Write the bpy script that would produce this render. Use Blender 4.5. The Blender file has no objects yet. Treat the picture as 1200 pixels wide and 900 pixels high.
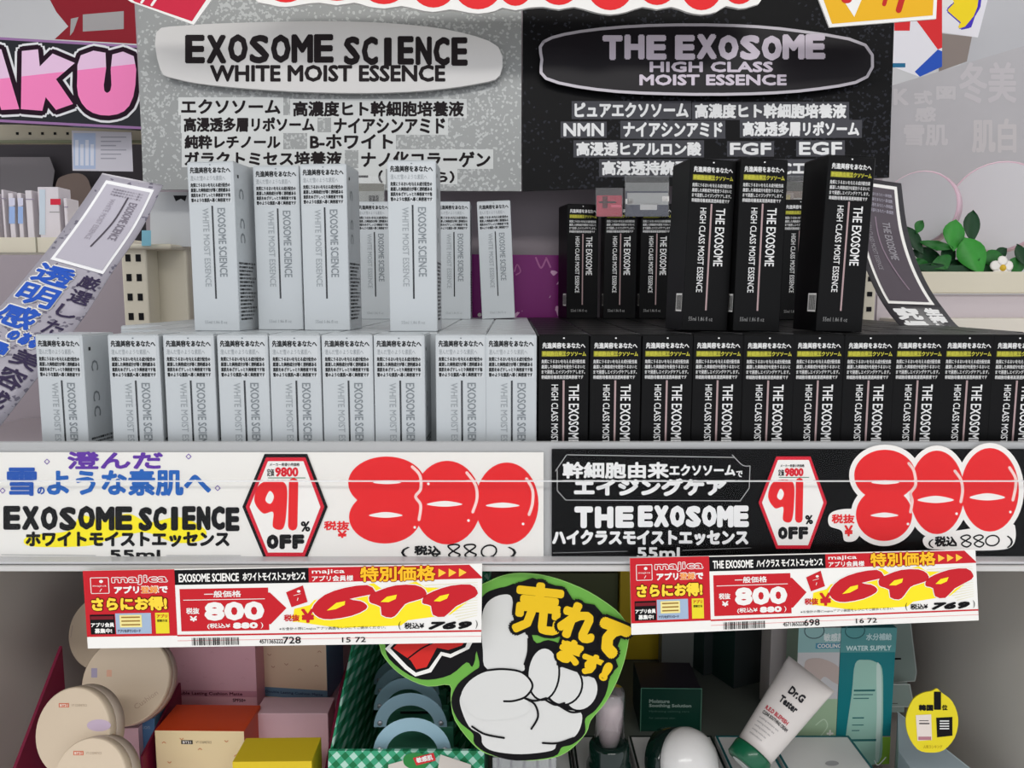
import bpy, bmesh, math, random
from mathutils import Vector, Matrix
from mathutils.geometry import tessellate_polygon
random.seed(7)
SC = bpy.context.scene
COL = SC.collection
# ---------------------------------------------------------------- camera
FPX = 930.0; HOR = 342.0; CZ = 1.35
TH = math.atan((450 - HOR) / FPX)
CAM = Vector((0, 0, CZ))
FW = Vector((0, math.cos(TH), -math.sin(TH))); UP = Vector((0, math.sin(TH), math.cos(TH))); RT = Vector((1, 0, 0))
cd = bpy.data.cameras.new('camera'); co = bpy.data.objects.new('camera', cd); COL.objects.link(co)
cd.sensor_width = 36; cd.lens = FPX / 1200 * 36; cd.clip_start = 0.01; cd.clip_end = 50
co.location = CAM; co.rotation_euler = (math.pi / 2 - TH, 0, 0)
SC.camera = co
# ---------------------------------------------------------------- world, lights, exposure
w = bpy.data.worlds.new('store_light'); SC.world = w; w.use_nodes = True
w.node_tree.nodes['Background'].inputs[0].default_value = (0.93, 0.95, 1.0, 1)
w.node_tree.nodes['Background'].inputs[1].default_value = 1.35


def area(name, loc, size, sy, energy, rx=0.0):
    l = bpy.data.lights.new(name, 'AREA'); l.shape = 'RECTANGLE'; l.size = size; l.size_y = sy; l.energy = energy
    l.color = (1.0, 0.985, 0.96)
    o = bpy.data.objects.new(name, l); COL.objects.link(o); o.location = loc; o.rotation_euler = (rx, 0, 0)
    return o


area('ceiling_lamp', (0.1, -1.5, 2.72), 2.6, 0.35, 36, math.radians(30))
area('ceiling_lamp', (0.0, 0.25, 2.74), 2.4, 0.25, 5, 0)
area('ceiling_lamp', (0.0, 1.95, 2.74), 3.0, 0.4, 24, 0)
SC.view_settings.view_transform = 'Standard'; SC.view_settings.look = 'None'
SC.view_settings.gamma = 1.0; SC.view_settings.use_curve_mapping = False
SC.view_settings.exposure = -0.33


# ---------------------------------------------------------------- pixel helpers (1200 x 900 frame)
def ray(x, y):
    return FW + RT * ((x - 600) / FPX) + UP * ((450 - y) / FPX)


def P(x, y, Y):
    d = ray(x, y)
    return CAM + d * (Y / d.y)


def PZ(x, y, z):
    d = ray(x, y)
    return CAM + d * ((z - CZ) / d.z)


# ---------------------------------------------------------------- materials
MATS = {}


def lin(c):
    c /= 255.0
    return c / 12.92 if c <= 0.04045 else ((c + 0.055) / 1.055) ** 2.4


def M(name, rgb=(200, 200, 200), rough=0.5, metal=0.0, noise=0.0, scale=60, bump=0.0, spec=0.28, coat=0.0, alpha=1.0):
    if name in MATS:
        return MATS[name]
    m = bpy.data.materials.new(name); m.use_nodes = True
    nt = m.node_tree; b = nt.nodes['Principled BSDF']
    c = tuple(lin(v) for v in rgb) + (1,)
    b.inputs['Base Color'].default_value = c
    b.inputs['Roughness'].default_value = rough; b.inputs['Metallic'].default_value = metal
    b.inputs['Specular IOR Level'].default_value = spec
    b.inputs['Coat Weight'].default_value = coat
    b.inputs['Alpha'].default_value = alpha
    if noise or bump:
        tc = nt.nodes.new('ShaderNodeTexCoord'); n = nt.nodes.new('ShaderNodeTexNoise'); n.inputs['Scale'].default_value = scale
        n.inputs['Detail'].default_value = 3
        nt.links.new(tc.outputs['Object'], n.inputs['Vector'])
        if noise:
            r = nt.nodes.new('ShaderNodeMix'); r.data_type = 'RGBA'
            r.inputs[6].default_value = tuple(v * (1 - noise) for v in c[:3]) + (1,)
            r.inputs[7].default_value = tuple(min(1, v * (1 + noise)) for v in c[:3]) + (1,)
            nt.links.new(n.outputs['Fac'], r.inputs[0]); nt.links.new(r.outputs[2], b.inputs['Base Color'])
        if bump:
            bp = nt.nodes.new('ShaderNodeBump'); bp.inputs['Strength'].default_value = bump; bp.inputs['Distance'].default_value = 0.001
            nt.links.new(n.outputs['Fac'], bp.inputs['Height']); nt.links.new(bp.outputs[0], b.inputs['Normal'])
    MATS[name] = m
    return m


def glitter(name, rgb, spark, rough, metal, amount, scale):
    m = M(name, rgb, rough, metal); nt = m.node_tree; b = nt.nodes['Principled BSDF']
    tc = nt.nodes.new('ShaderNodeTexCoord'); v = nt.nodes.new('ShaderNodeTexVoronoi'); v.inputs['Scale'].default_value = scale
    nt.links.new(tc.outputs['Object'], v.inputs['Vector'])
    sp = nt.nodes.new('ShaderNodeSeparateColor'); nt.links.new(v.outputs['Color'], sp.inputs[0])
    big = nt.nodes.new('ShaderNodeTexNoise'); big.inputs['Scale'].default_value = 9; nt.links.new(tc.outputs['Object'], big.inputs['Vector'])
    ad = nt.nodes.new('ShaderNodeMath'); ad.operation = 'MULTIPLY_ADD'; ad.inputs[1].default_value = 0.75
    nt.links.new(big.outputs['Fac'], ad.inputs[0]); nt.links.new(sp.outputs[0], ad.inputs[2])
    g = nt.nodes.new('ShaderNodeMath'); g.operation = 'GREATER_THAN'; g.inputs[1].default_value = 1 + 0.375 - amount
    nt.links.new(ad.outputs[0], g.inputs[0])
    mx = nt.nodes.new('ShaderNodeMix'); mx.data_type = 'RGBA'
    mx.inputs[6].default_value = tuple(lin(c) for c in rgb) + (1,); mx.inputs[7].default_value = tuple(lin(c) for c in spark) + (1,)
    nt.links.new(g.outputs[0], mx.inputs[0]); nt.links.new(mx.outputs[2], b.inputs['Base Color'])
    return m


def clear(name, tint=(255, 255, 255), gloss=0.12, body=0.03):
    m = bpy.data.materials.new(name); m.use_nodes = True; nt = m.node_tree; nt.nodes.clear()
    out = nt.nodes.new('ShaderNodeOutputMaterial'); tr = nt.nodes.new('ShaderNodeBsdfTransparent')
    gl = nt.nodes.new('ShaderNodeBsdfGlossy'); gl.inputs['Roughness'].default_value = 0.08
    df = nt.nodes.new('ShaderNodeBsdfDiffuse'); df.inputs[0].default_value = tuple(lin(c) for c in tint) + (1,)
    fr = nt.nodes.new('ShaderNodeFresnel'); fr.inputs[0].default_value = 1.4
    mt = nt.nodes.new('ShaderNodeMath'); mt.operation = 'MULTIPLY'; mt.inputs[1].default_value = gloss / 0.12
    mt.use_clamp = True
    a = nt.nodes.new('ShaderNodeMixShader'); c = nt.nodes.new('ShaderNodeMixShader'); c.inputs[0].default_value = body
    nt.links.new(fr.outputs[0], mt.inputs[0]); nt.links.new(mt.outputs[0], a.inputs[0])
    nt.links.new(tr.outputs[0], c.inputs[1]); nt.links.new(df.outputs[0], c.inputs[2])
    nt.links.new(c.outputs[0], a.inputs[1]); nt.links.new(gl.outputs[0], a.inputs[2]); nt.links.new(a.outputs[0], out.inputs[0])
    MATS[name] = m
    return m


def check(name, c1, c2, c3, scale):
    m = M(name, c1, 0.5); nt = m.node_tree; b = nt.nodes['Principled BSDF']
    tc = nt.nodes.new('ShaderNodeTexCoord'); sx = nt.nodes.new('ShaderNodeSeparateXYZ')
    rot = nt.nodes.new('ShaderNodeMapping'); rot.inputs['Rotation'].default_value = (0.3, math.radians(42), 0.25)
    nt.links.new(tc.outputs['Object'], rot.inputs['Vector']); nt.links.new(rot.outputs[0], sx.inputs[0])
    outs = []
    for ax in (0, 2):
        a = nt.nodes.new('ShaderNodeMath'); a.operation = 'MULTIPLY'; a.inputs[1].default_value = scale
        f = nt.nodes.new('ShaderNodeMath'); f.operation = 'FRACT'; g = nt.nodes.new('ShaderNodeMath'); g.operation = 'GREATER_THAN'; g.inputs[1].default_value = 0.5
        nt.links.new(sx.outputs[ax], a.inputs[0]); nt.links.new(a.outputs[0], f.inputs[0]); nt.links.new(f.outputs[0], g.inputs[0]); outs.append(g)
    s = nt.nodes.new('ShaderNodeMath'); s.operation = 'ADD'; nt.links.new(outs[0].outputs[0], s.inputs[0]); nt.links.new(outs[1].outputs[0], s.inputs[1])
    h = nt.nodes.new('ShaderNodeMath'); h.operation = 'MULTIPLY'; h.inputs[1].default_value = 0.5; nt.links.new(s.outputs[0], h.inputs[0])
    cr = nt.nodes.new('ShaderNodeValToRGB'); cr.color_ramp.interpolation = 'CONSTANT'
    e = cr.color_ramp.elements; e[0].color = tuple(lin(c) for c in c1) + (1,); e[1].position = 0.4; e[1].color = tuple(lin(c) for c in c2) + (1,)
    e3 = e.new(0.8); e3.color = tuple(lin(c) for c in c3) + (1,)
    nt.links.new(h.outputs[0], cr.inputs[0]); nt.links.new(cr.outputs[0], b.inputs['Base Color'])
    return m


def C(r, g, b, rough=0.55, **k):
    k.setdefault('spec', .12 if r + g + b < 200 else .28)
    return M('ink_%d_%d_%d_%d' % (r, g, b, int(rough * 100)), (r, g, b), rough, **k)


WHITE = C(238, 236, 232); BLACK = C(16, 15, 18); RED = C(214, 22, 30); INKRED = C(226, 28, 34); CHALK = C(232, 232, 232)
# ---------------------------------------------------------------- scene-tree helpers


def tag(o, label, cat, group=None):
    o['label'] = label; o['category'] = cat
    if group: o['group'] = group
    return o


def empty(name, loc=(0, 0, 0), label=None, cat=None, group=None, rz=0):
    o = bpy.data.objects.new(name, None); COL.objects.link(o); o.location = loc; o.rotation_euler = (0, 0, rz); o.empty_display_size = 0.02
    if label: tag(o, label, cat, group)
    return o


def link(name, me, parent=None, kind=None, label=None):
    o = bpy.data.objects.new(name, me); COL.objects.link(o)
    if parent is not None:
        o.parent = parent
        bpy.context.view_layer.update()
        # meshes are made in world space; the parent may be anywhere
        if getattr(me, 'name', '').startswith('W_'):
            o.matrix_parent_inverse = parent.matrix_world.inverted()
    if kind: o['kind'] = kind
    if label: o['label'] = label
    return o


def copy_tree(src, loc=None, rz=None, parts=True):
    r = src.copy(); COL.objects.link(r)
    if loc is not None: r.location = loc
    if rz is not None: r.rotation_euler = (0, 0, rz)
    if parts:
        for ch in list(src.children):
            c = ch.copy(); COL.objects.link(c); c.parent = r
            for g in list(ch.children):
                d = g.copy(); COL.objects.link(d); d.parent = c
    return r


def flat(Y):
    def f(x, y, l=0.0):
        p = P(x, y, Y)
        return p + (CAM - p).normalized() * (l * 0.00012)
    return f


def plane(p0, n):
    n = Vector(n).normalized(); p0 = Vector(p0)
    def f(x, y, l=0.0):
        d = ray(x, y); p = CAM + d * ((p0 - CAM).dot(n) / d.dot(n))
        return p + n * (l * 0.00012)
    return f


def bilin(f, TL, TR, BR, BL, W, H):
    def g(u, v, l=0.0):
        a, b = u / W, v / H
        x = (TL[0] * (1 - a) + TR[0] * a) * (1 - b) + (BL[0] * (1 - a) + BR[0] * a) * b
        y = (TL[1] * (1 - a) + TR[1] * a) * (1 - b) + (BL[1] * (1 - a) + BR[1] * a) * b
        return f(x, y, l)
    return g


GL = {}


def glyphs(s, res=2):
    k = (s, res)
    if k in GL: return GL[k]
    c = bpy.data.curves.new('t', 'FONT'); c.body = s; c.size = 1; c.resolution_u = res
    o = bpy.data.objects.new('t', c); COL.objects.link(o)
    bpy.context.view_layer.update()
    me = bpy.data.meshes.new_from_object(o.evaluated_get(bpy.context.evaluated_depsgraph_get()))
    v = [(p.co.x, p.co.y) for p in me.vertices]; f = [tuple(p.vertices) for p in me.polygons]
    bpy.data.objects.remove(o); bpy.data.curves.remove(c); bpy.data.meshes.remove(me)
    x0 = min(p[0] for p in v); x1 = max(p[0] for p in v); y0 = min(p[1] for p in v); y1 = max(p[1] for p in v)
    v = [((p[0] - x0) / max(1e-6, x1 - x0), (y1 - p[1]) / max(1e-6, y1 - y0)) for p in v]
    GL[k] = (v, f)
    return GL[k]


def smooth(pts, closed=True, n=6):
    out = []; N = len(pts)
    rng = range(N) if closed else range(N - 1)
    for i in rng:
        g = lambda j: pts[j % N] if closed else pts[max(0, min(N - 1, j))]
        p0, p1, p2, p3 = g(i - 1), g(i), g(i + 1), g(i + 2)
        for k in range(n):
            t = k / n
            out.append(tuple(0.5 * (2 * p1[a] + (p2[a] - p0[a]) * t + (2 * p0[a] - 5 * p1[a] + 4 * p2[a] - p3[a]) * t * t + (3 * p1[a] - p0[a] - 3 * p2[a] + p3[a]) * t ** 3) for a in (0, 1)))
    if not closed: out.append(pts[-1])
    return out


def ell(cx, cy, rx, ry, a=0, n=28):
    a = math.radians(a); ca, sa = math.cos(a), math.sin(a)
    return [(cx + rx * math.cos(t) * ca - ry * math.sin(t) * sa, cy + rx * math.cos(t) * sa + ry * math.sin(t) * ca) for t in [2 * math.pi * i / n for i in range(n)]]


def rect(x0, y0, x1, y1):
    return [(x0, y0), (x1, y0), (x1, y1), (x0, y1)]


def clip_below(pts, f):
    """Keep the part of a polygon with y >= f(x)."""
    out = []
    for i in range(len(pts)):
        a, b = pts[i - 1], pts[i]; da, db = a[1] - f(a[0]), b[1] - f(b[0])
        if (da >= 0) != (db >= 0):
            t = da / (da - db); out.append((a[0] + (b[0] - a[0]) * t, a[1] + (b[1] - a[1]) * t))
        if db >= 0: out.append(b)
    return out


class MB:
    """Collects flat print and solid pieces on a mapping (x, y, layer) -> world, builds one mesh."""
    def __init__(s, f=None):
        s.f = f or (lambda x, y, l=0.0: Vector((x, y, l))); s.v = []; s.fc = []; s.mi = []; s.ms = []; s.sm = []

    def _m(s, m):
        if m not in s.ms: s.ms.append(m)
        return s.ms.index(m)

    def tri2(s, pts2, faces, m, l):
        b = len(s.v); k = s._m(m)
        s.v += [s.f(p[0], p[1], l) for p in pts2]
        for q in faces: s.fc.append(tuple(b + i for i in q)); s.mi.append(k); s.sm.append(False)
        return s

    def poly(s, pts, m, l=1.0):
        t = tessellate_polygon([[Vector((p[0], p[1], 0)) for p in pts]])
        return s.tri2(pts, t, m, l)

    def fat(s, pts, r, m, l=1.0, n=10):
        """a polygon grown by r with round corners"""
        for i in range(n):
            a = 2 * math.pi * i / n
            s.poly([(p[0] + r * math.cos(a), p[1] + r * math.sin(a)) for p in pts], m, l + 0.02 * i)
        return s

    def rect(s, x0, y0, x1, y1, m, l=1.0):
        return s.poly(rect(x0, y0, x1, y1), m, l)

    def stroke(s, pts, wd, m, l=1.0, sm=True, closed=False):
        if sm and len(pts) > 2: pts = smooth(pts, closed, 5)
        if closed: pts = pts + [pts[0]]
        for i in range(len(pts) - 1):
            a, b = pts[i], pts[i + 1]; dx, dy = b[0] - a[0], b[1] - a[1]; L = math.hypot(dx, dy) or 1
            nx, ny = -dy / L * wd / 2, dx / L * wd / 2
            s.tri2([(a[0] + nx, a[1] + ny), (b[0] + nx, b[1] + ny), (b[0] - nx, b[1] - ny), (a[0] - nx, a[1] - ny)], [(0, 1, 2, 3)], m, l + 0.013 * (i % 2))
        for p in pts:
            s.poly(ell(p[0], p[1], wd / 2, wd / 2, 0, 8), m, l + 0.03)
        return s

    def text(s, t, x0, y0, x1, y1, m, l=1.0, w=0.0, n=8, res=2, rot=0.0, vert=False, shear=0.0, track=0.0, jit=0.0):
        """fit a line into the box; w = extra stroke radius in map units; vert = turned 90 degrees clockwise"""
        if track or jit:
            parts = [c for c in t if c != ' ']
            N = len(t); step = (x1 - x0) / N; k = 0
            for i, c in enumerate(t):
                if c == ' ': continue
                gw = step * (1 - track); a = x0 + i * step + step * track / 2
                narrow = 0.35 if c in 'Il1!' else (1.12 if c in 'MW' else 1.0)
                cx = a + gw / 2; dy = (random.random() - .5) * jit
                s.text(c, cx - gw * narrow / 2, y0 + dy, cx + gw * narrow / 2, y1 + dy, m, l, w, n, res, rot, False, shear)
            return s
        v, f = glyphs(t, res)
        cx, cy = (x0 + x1) / 2, (y0 + y1) / 2; r = math.radians(rot); cr, sr = math.cos(r), math.sin(r)
        pts = []
        for (a, b) in v:
            if vert: X, Y = x1 + (x0 - x1) * b, y0 + (y1 - y0) * a
            else: X, Y = x0 + (x1 - x0) * a + shear * (0.5 - b) * (y1 - y0), y0 + (y1 - y0) * b
            if rot: X, Y = cx + (X - cx) * cr - (Y - cy) * sr, cy + (X - cx) * sr + (Y - cy) * cr
            pts.append((X, Y))
        s.tri2(pts, f, m, l)
        if w:
            for i in range(n):
                a = 2 * math.pi * (i + .5) / n
                s.tri2([(p[0] + w * math.cos(a), p[1] + w * math.sin(a)) for p in pts], f, m, l + 0.02 * (i + 1))
        return s

    def slab(s, pts, th, m, l=0.0, back=None):
        """a board with the outline pts: front at layer l, thickness th (world units, away from the camera side)"""
        k = s._m(m); n = len(pts); b = len(s.v); tl = th / 0.00012
        s.v += [s.f(p[0], p[1], l) for p in pts] + [s.f(p[0], p[1], l - tl) for p in pts]
        t = tessellate_polygon([[Vector((p[0], p[1], 0)) for p in pts]])
        for q in t:
            s.fc.append(tuple(b + i for i in q)); s.fc.append(tuple(b + n + i for i in reversed(q)))
            s.mi += [k, k]; s.sm += [False, False]
        for i in range(n):
            j = (i + 1) % n; s.fc.append((b + i, b + n + i, b + n + j, b + j)); s.mi.append(k); s.sm.append(False)
        return s

    def box(s, x0, x1, y0, y1, z0, z1, m):
        b = len(s.v); k = s._m(m)
        s.v += [Vector((x, y, z)) for z in (z0, z1) for y in (y0, y1) for x in (x0, x1)]
        for q in ((0, 2, 3, 1), (4, 5, 7, 6), (0, 1, 5, 4), (2, 6, 7, 3), (0, 4, 6, 2), (1, 3, 7, 5)):
            s.fc.append(tuple(b + i for i in q)); s.mi.append(k); s.sm.append(False)
        return s

    def lathe(s, prof, m, o=(0, 0, 0), ax=(0, 0, 1), n=32, ref=(1, 0, 0), smth=True, sx=1.0):
        """prof = [(r, h)], axis ax from o"""
        o = Vector(o); ax = Vector(ax).normalized(); u = Vector(ref); u = (u - ax * u.dot(ax)).normalized(); vv = ax.cross(u)
        b = len(s.v); k = s._m(m)
        for (r, h) in prof:
            for i in range(n):
                t = 2 * math.pi * i / n
                s.v.append(o + ax * h + u * (r * sx * math.cos(t)) + vv * (r * math.sin(t)))
        for j in range(len(prof) - 1):
            for i in range(n):
                i2 = (i + 1) % n
                s.fc.append((b + j * n + i, b + j * n + i2, b + (j + 1) * n + i2, b + (j + 1) * n + i)); s.mi.append(k); s.sm.append(smth)
        for j, fl in ((0, True), (len(prof) - 1, False)):
            if prof[j][0] > 1e-5:
                q = [b + j * n + i for i in range(n)]
                s.fc.append(tuple(reversed(q)) if fl else tuple(q)); s.mi.append(k); s.sm.append(False)
        return s

    def mesh(s, name, world=True):
        me = bpy.data.meshes.new(('W_' if world else 'L_') + name)
        me.from_pydata([tuple(v) for v in s.v], [], s.fc)
        for m in s.ms: me.materials.append(m)
        me.polygons.foreach_set('material_index', s.mi); me.polygons.foreach_set('use_smooth', s.sm)
        me.update()
        return me

    def build(s, name, parent=None, kind=None, label=None, world=True, bevel=0.0):
        o = link(name, s.mesh(name, world), parent, kind, label)
        if bevel:
            md = o.modifiers.new('bevel', 'BEVEL'); md.width = bevel; md.segments = 2; md.limit_method = 'ANGLE'; md.angle_limit = math.radians(40)
        return o


def struct(name, mb, bevel=0.0):
    o = mb.build(name, bevel=bevel); o['kind'] = 'structure'
    return o


def obox(p0, w_, d, h, m, rz=0.0, lean=0.0, roll=0.0):
    """box mesh in local space: front-bottom-left at origin"""
    mb = MB(); mb.box(0, w_, 0, d, 0, h, m)
    return mb


# ================================================================= SETTING
Zb = CZ - 0.154          # top of the upper shelf board
Zt = Zb + 0.124          # top of the carton block
Zl = CZ - 0.48           # lower shelf
m_wall = M('painted_mauve_steel', (156, 146, 152), 0.45, noise=0.03, scale=12)
m_cream = M('cream_steel', (214, 207, 188), 0.4, noise=0.03, scale=20)
m_side = M('taupe_side_steel', (216, 209, 200), 0.5, noise=0.04, scale=8)
m_grey = M('grey_holder_plastic', (176, 177, 178), 0.35)
m_far = M('far_store_wall', (196, 196, 198), 0.7, noise=0.03, scale=2)
struct('floor', MB().box(-3, 3, -2.5, 3, -0.05, 0, M('store_floor', (222, 219, 212), 0.3, noise=0.05, scale=3)))
struct('ceiling', MB().box(-3, 3, -2.5, 3, 2.8, 2.85, M('ceiling_tile', (205, 204, 200), 0.8, noise=0.03, scale=5)))
struct('wall_back', MB().box(-3, 3, 2.9, 3.0, 0, 2.8, m_far))
struct('trim_1', MB().box(-0.44, 0.443, 0.97, 0.99, 0.05, CZ + 0.50, m_wall))
zl = P(60, 300, 1.0).z; zr_ = P(1130, 345, 1.0).z
struct('trim_2', MB().box(-1.4, -0.441, 0.97, 0.985, 0.05, zl, m_wall))
struct('trim_3', MB().box(0.444, 1.5, 0.97, 0.985, 0.05, zr_, M('pale_mauve_steel', (200, 190, 194), 0.45)))
struct('trim_4', MB().box(-1.2, -0.487, 0.543, 0.96, Zb - 0.03, Zb - 0.012, m_wall))
struct('trim_5', MB().box(0.458, 1.2, 0.543, 0.96, Zb - 0.03, Zb - 0.012, m_side))

# upper shelf board, sides and lower shelf
sh = empty('shelf_unit', (0, 0.75, 0.0), 'taupe steel shelf bay holding the stacked cartons and the cosmetics below', 'shelf')
MB().box(-0.60, 0.60, 0.541, 0.965, Zb - 0.018, Zb, m_wall).build('upper_shelf', sh)
MB().box(-0.72, 0.72, 0.518, 0.5390, Zb - 0.0335, Zb - 0.0300, M('shelf_lip', (200, 198, 196), 0.35)).build('shelf_lip', sh)
MB().box(-0.72, 0.72, 0.5390, 0.5405, Zb - 0.0325, Zb - 0.0005, m_grey).build('front_edge', sh)
MB().box(-0.485, -0.475, 0.5425, 0.954, 0.05, Zb - 0.019, m_side).build('side_panel', sh)
MB().box(0.446, 0.456, 0.5425, 0.954, 0.05, Zb - 0.019, m_side).build('side_panel', sh)
MB().box(-0.474, 0.445, 0.50, 0.953, Zl - 0.018, Zl, M('lower_shelf_steel', (190, 184, 178), 0.5)).build('lower_shelf', sh)
MB().box(-0.485, 0.456, 0.955, 0.966, Zl, Zb - 0.02, M('dark_back_panel', (112, 104, 100), 0.6)).build('back_board', sh)


# slotted uprights
def upright(x0, x1, Y, y0, y1, label, dx):
    a = P(x0, y0, Y); b = P(x1, y1, Y)
    o = empty('slotted_upright', ((a.x + b.x) / 2, Y, b.z), label, 'bracket')
    MB().box(a.x, b.x, Y, Y + 0.03, b.z - 0.03, a.z, m_cream).build('post', o, bevel=0.002)
    mb = MB(); n = 6; st = (a.z - b.z) / 4.2
    cols = (0.28, 0.68) if dx else (0.5,)
    for k in range(n):
        for c in cols:
            x = a.x + (b.x - a.x) * c; z = a.z - st * (k + 0.35)
            mb.box(x - 0.0028, x + 0.0028, Y - 0.0006, Y + 0.001, z - st * 0.55 + 0.004, z, BLACK)
    s_ = mb.build('slot', o, kind='stuff')
    return o


upright(141, 176, 0.90, 290, 386, 'cream slotted steel upright with two columns of slots behind the silver strip', True)
upright(1013, 1024, 0.90, 318, 392, 'narrow cream slotted upright behind the tallest black cartons', False)
a = P(150, 296, 0.93); b = P(223, 400, 0.93)
o = MB().box(a.x, b.x, 0.93, 0.95, b.z, P(150, 290, .93).z, m_cream).box(a.x - .005, b.x, 0.89, 0.95, P(150, 294, .93).z, P(150, 288, .93).z, m_cream).build('shelf_bracket', bevel=0.003)
tag(o, 'cream steel bracket plate beside the slotted upright', 'bracket')


# ================================================================= CARTONS
CW, CD, CH = 0.0355, 0.036, 0.124
m_wc = M('pearl_carton', (190, 195, 198), 0.38, 0.25, noise=0.02, scale=30)
m_wp = M('pearl_label', (196, 200, 203), 0.45, 0.1)
m_bc = M('black_carton', (11, 11, 12), 0.38, 0.0, spec=0.13)
m_ink = C(40, 42, 44); m_gink = C(128, 134, 138, .35, metal=.4); m_foil = M('dark_foil', (70, 72, 74), 0.2, 0.9)
m_hol = C(148, 154, 158, .35)
m_yel = C(186, 182, 60); m_wink = C(225, 225, 225); m_rose = M('rose_foil', (176, 150, 150), 0.3, 0.5)


def carton_meshes(white):
    body = MB(); body.box(0, CW, 0, CD, 0, CH, m_wc if white else m_bc)
    me = body.mesh('carton_body', False)
    bm = bmesh.new(); bm.from_mesh(me)
    bmesh.ops.bevel(bm, geom=list(bm.edges), offset=0.0005, segments=1, affect='EDGES'); bm.to_mesh(me); bm.free()
    flap = MB()
    mt = m_wc if white else m_bc
    # tuck flap lid: thin plate with a rounded tongue line at the front
    pts = smooth([(0.0006, 0.0012), (CW * .5, 0.0004), (CW - 0.0006, 0.0012), (CW - 0.0006, CD - 0.0006), (0.0006, CD - 0.0006)], True, 1)
    flap.f = lambda x, y, l=0.0: Vector((x, y, CH + 0.0004 + l * 0.00012))
    flap.slab(pts, 0.0004, mt, 1.0)
    fm = flap.mesh('top_flap', False)
    W, H = 61.0, 205.0

    def ff(x, y, l=0.0):
        return Vector((x / W * CW, -0.00012 * l - 0.00005, CH * (1 - y / H)))
    hd = MB(ff); ti = MB(ff); ln = MB(ff); su = MB(ff); vo = MB(ff)
    if white:
        hd.rect(3, 3, 58, 49, m_wp, .4)
        hd.text('先進美容をあなたへ', 4, 6, 57, 13, m_ink, 1, w=.35, n=4, res=1)
        hd.text('澄んだ雪のような素肌へ', 4, 16, 50, 22, m_gink, 1, res=1)
        for i, t in enumerate(('角質にうるおいを与える成分配合の', '厳選した美容成分が導く透明感ある', '素肌をめざすしっとり美容液です毎', '雪のような素肌へ導く美容液です')):
            hd.text(t, 4, 25 + i * 6, 56, 29.6 + i * 6, m_ink, 1, w=.25, n=4, res=1)
        ti.text('EXOSOME SCIENCE', 38, 55, 48, 138, m_gink, 1, w=.28, n=4, vert=True)
        su.text('WHITE MOIST ESSENCE', 18, 55, 26, 150, m_hol, 1, w=.1, n=4, vert=True)
        vo.text('55ml 1.86 fl oz', 15, 192, 45, 196, m_hol, 1, res=1)
        ln.rect(30.2, 52, 32.4, 165, m_foil, 1)
    else:
        hd.text('先進美容をあなたへ', 5, 8.5, 56, 15, m_wink, 1, w=.22, n=4, res=1)
        hd.rect(4, 18, 33, 24.5, C(120, 118, 30), .6)
        hd.text('幹細胞由来エクソソーム', 5, 18.5, 57, 24, m_yel, 1, w=.25, n=4, res=1)
        for i, t in enumerate(('角質にうるおいを与える成分配合高', '厳選した美容成分を配合うるおいと', 'まで浸透しエイジングケアします。', '幹細胞培養液高浸透美容液です')):
            hd.text(t, 4, 28 + i * 6, 56 - (i == 3) * 2, 32.4 + i * 6, C(205, 205, 205), 1, w=.12, n=4, res=1)
        ti.text('THE EXOSOME', 37, 57, 49, 126, m_wink, 1, w=.25, n=4, vert=True)
        su.text('HIGH CLASS MOIST ESSENCE', 16, 57, 24, 158, m_wink, 1, w=.1, n=4, vert=True)
        vo.text('55ml 1.86 fl oz', 8, 188, 40, 193, C(150, 150, 150), 1, res=1)
        ln.rect(29.4, 52, 31.6, 180, m_rose, 1)

    def sf(x, y, l=0.0):
        return Vector((CW + 0.00012 * l + 0.00005, x / W * CD, CH * (1 - y / H)))
    sd = MB(sf); k = m_ink if white else C(170, 170, 170)
    for i in range(16):
        t = '使用方法適量を手に取り肌になじませ'[i % 5:i % 5 + 12]
        sd.text(t, 6, 120 + i * 4.6, 54 - (i % 4) * 5, 122.6 + i * 4.6, k, 1, w=.15, n=4, res=1)
    for i, t in enumerate('C CC'):
        if t != ' ': sd.text(t, 14, 30 + i * 18, 26, 42 + i * 18, m_gink, 1, w=.3, n=4, vert=True)
    sd.rect(10, 14, 14, 18, k)

    def lf(x, y, l=0.0):
        return Vector((-0.00012 * l - 0.00005, (W - x) / W * CD, CH * (1 - y / H)))
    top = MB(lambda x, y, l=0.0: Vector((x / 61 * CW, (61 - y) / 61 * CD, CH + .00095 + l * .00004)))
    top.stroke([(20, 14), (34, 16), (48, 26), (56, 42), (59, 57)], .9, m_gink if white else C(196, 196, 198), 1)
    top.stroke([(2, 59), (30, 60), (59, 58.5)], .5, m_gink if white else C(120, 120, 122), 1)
    hd.poly(ell(30.5, 3.2, 1.2, .9, 0, 8), m_gink if white else m_wink, 1)
    bc = MB(lf)
    bc.rect(36, 160, 56, 182, WHITE, .5)
    for i in range(11): bc.rect(38 + i * 1.6, 162, 38.8 + i * 1.6 + .4 * (i % 2), 180, BLACK, 1)
    return dict(body=me, top_flap=fm, header_text=hd.mesh('header_text', False), title_lettering=ti.mesh('title_lettering', False), subtitle_lettering=su.mesh('subtitle_lettering', False), volume_text=vo.mesh('volume_text', False),
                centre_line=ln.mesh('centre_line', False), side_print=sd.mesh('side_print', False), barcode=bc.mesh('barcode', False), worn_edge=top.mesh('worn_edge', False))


CM = {True: carton_meshes(True), False: carton_meshes(False)}


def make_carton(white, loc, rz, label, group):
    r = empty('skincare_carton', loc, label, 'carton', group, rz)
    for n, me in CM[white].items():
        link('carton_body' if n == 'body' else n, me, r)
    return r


proto = {}


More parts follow.
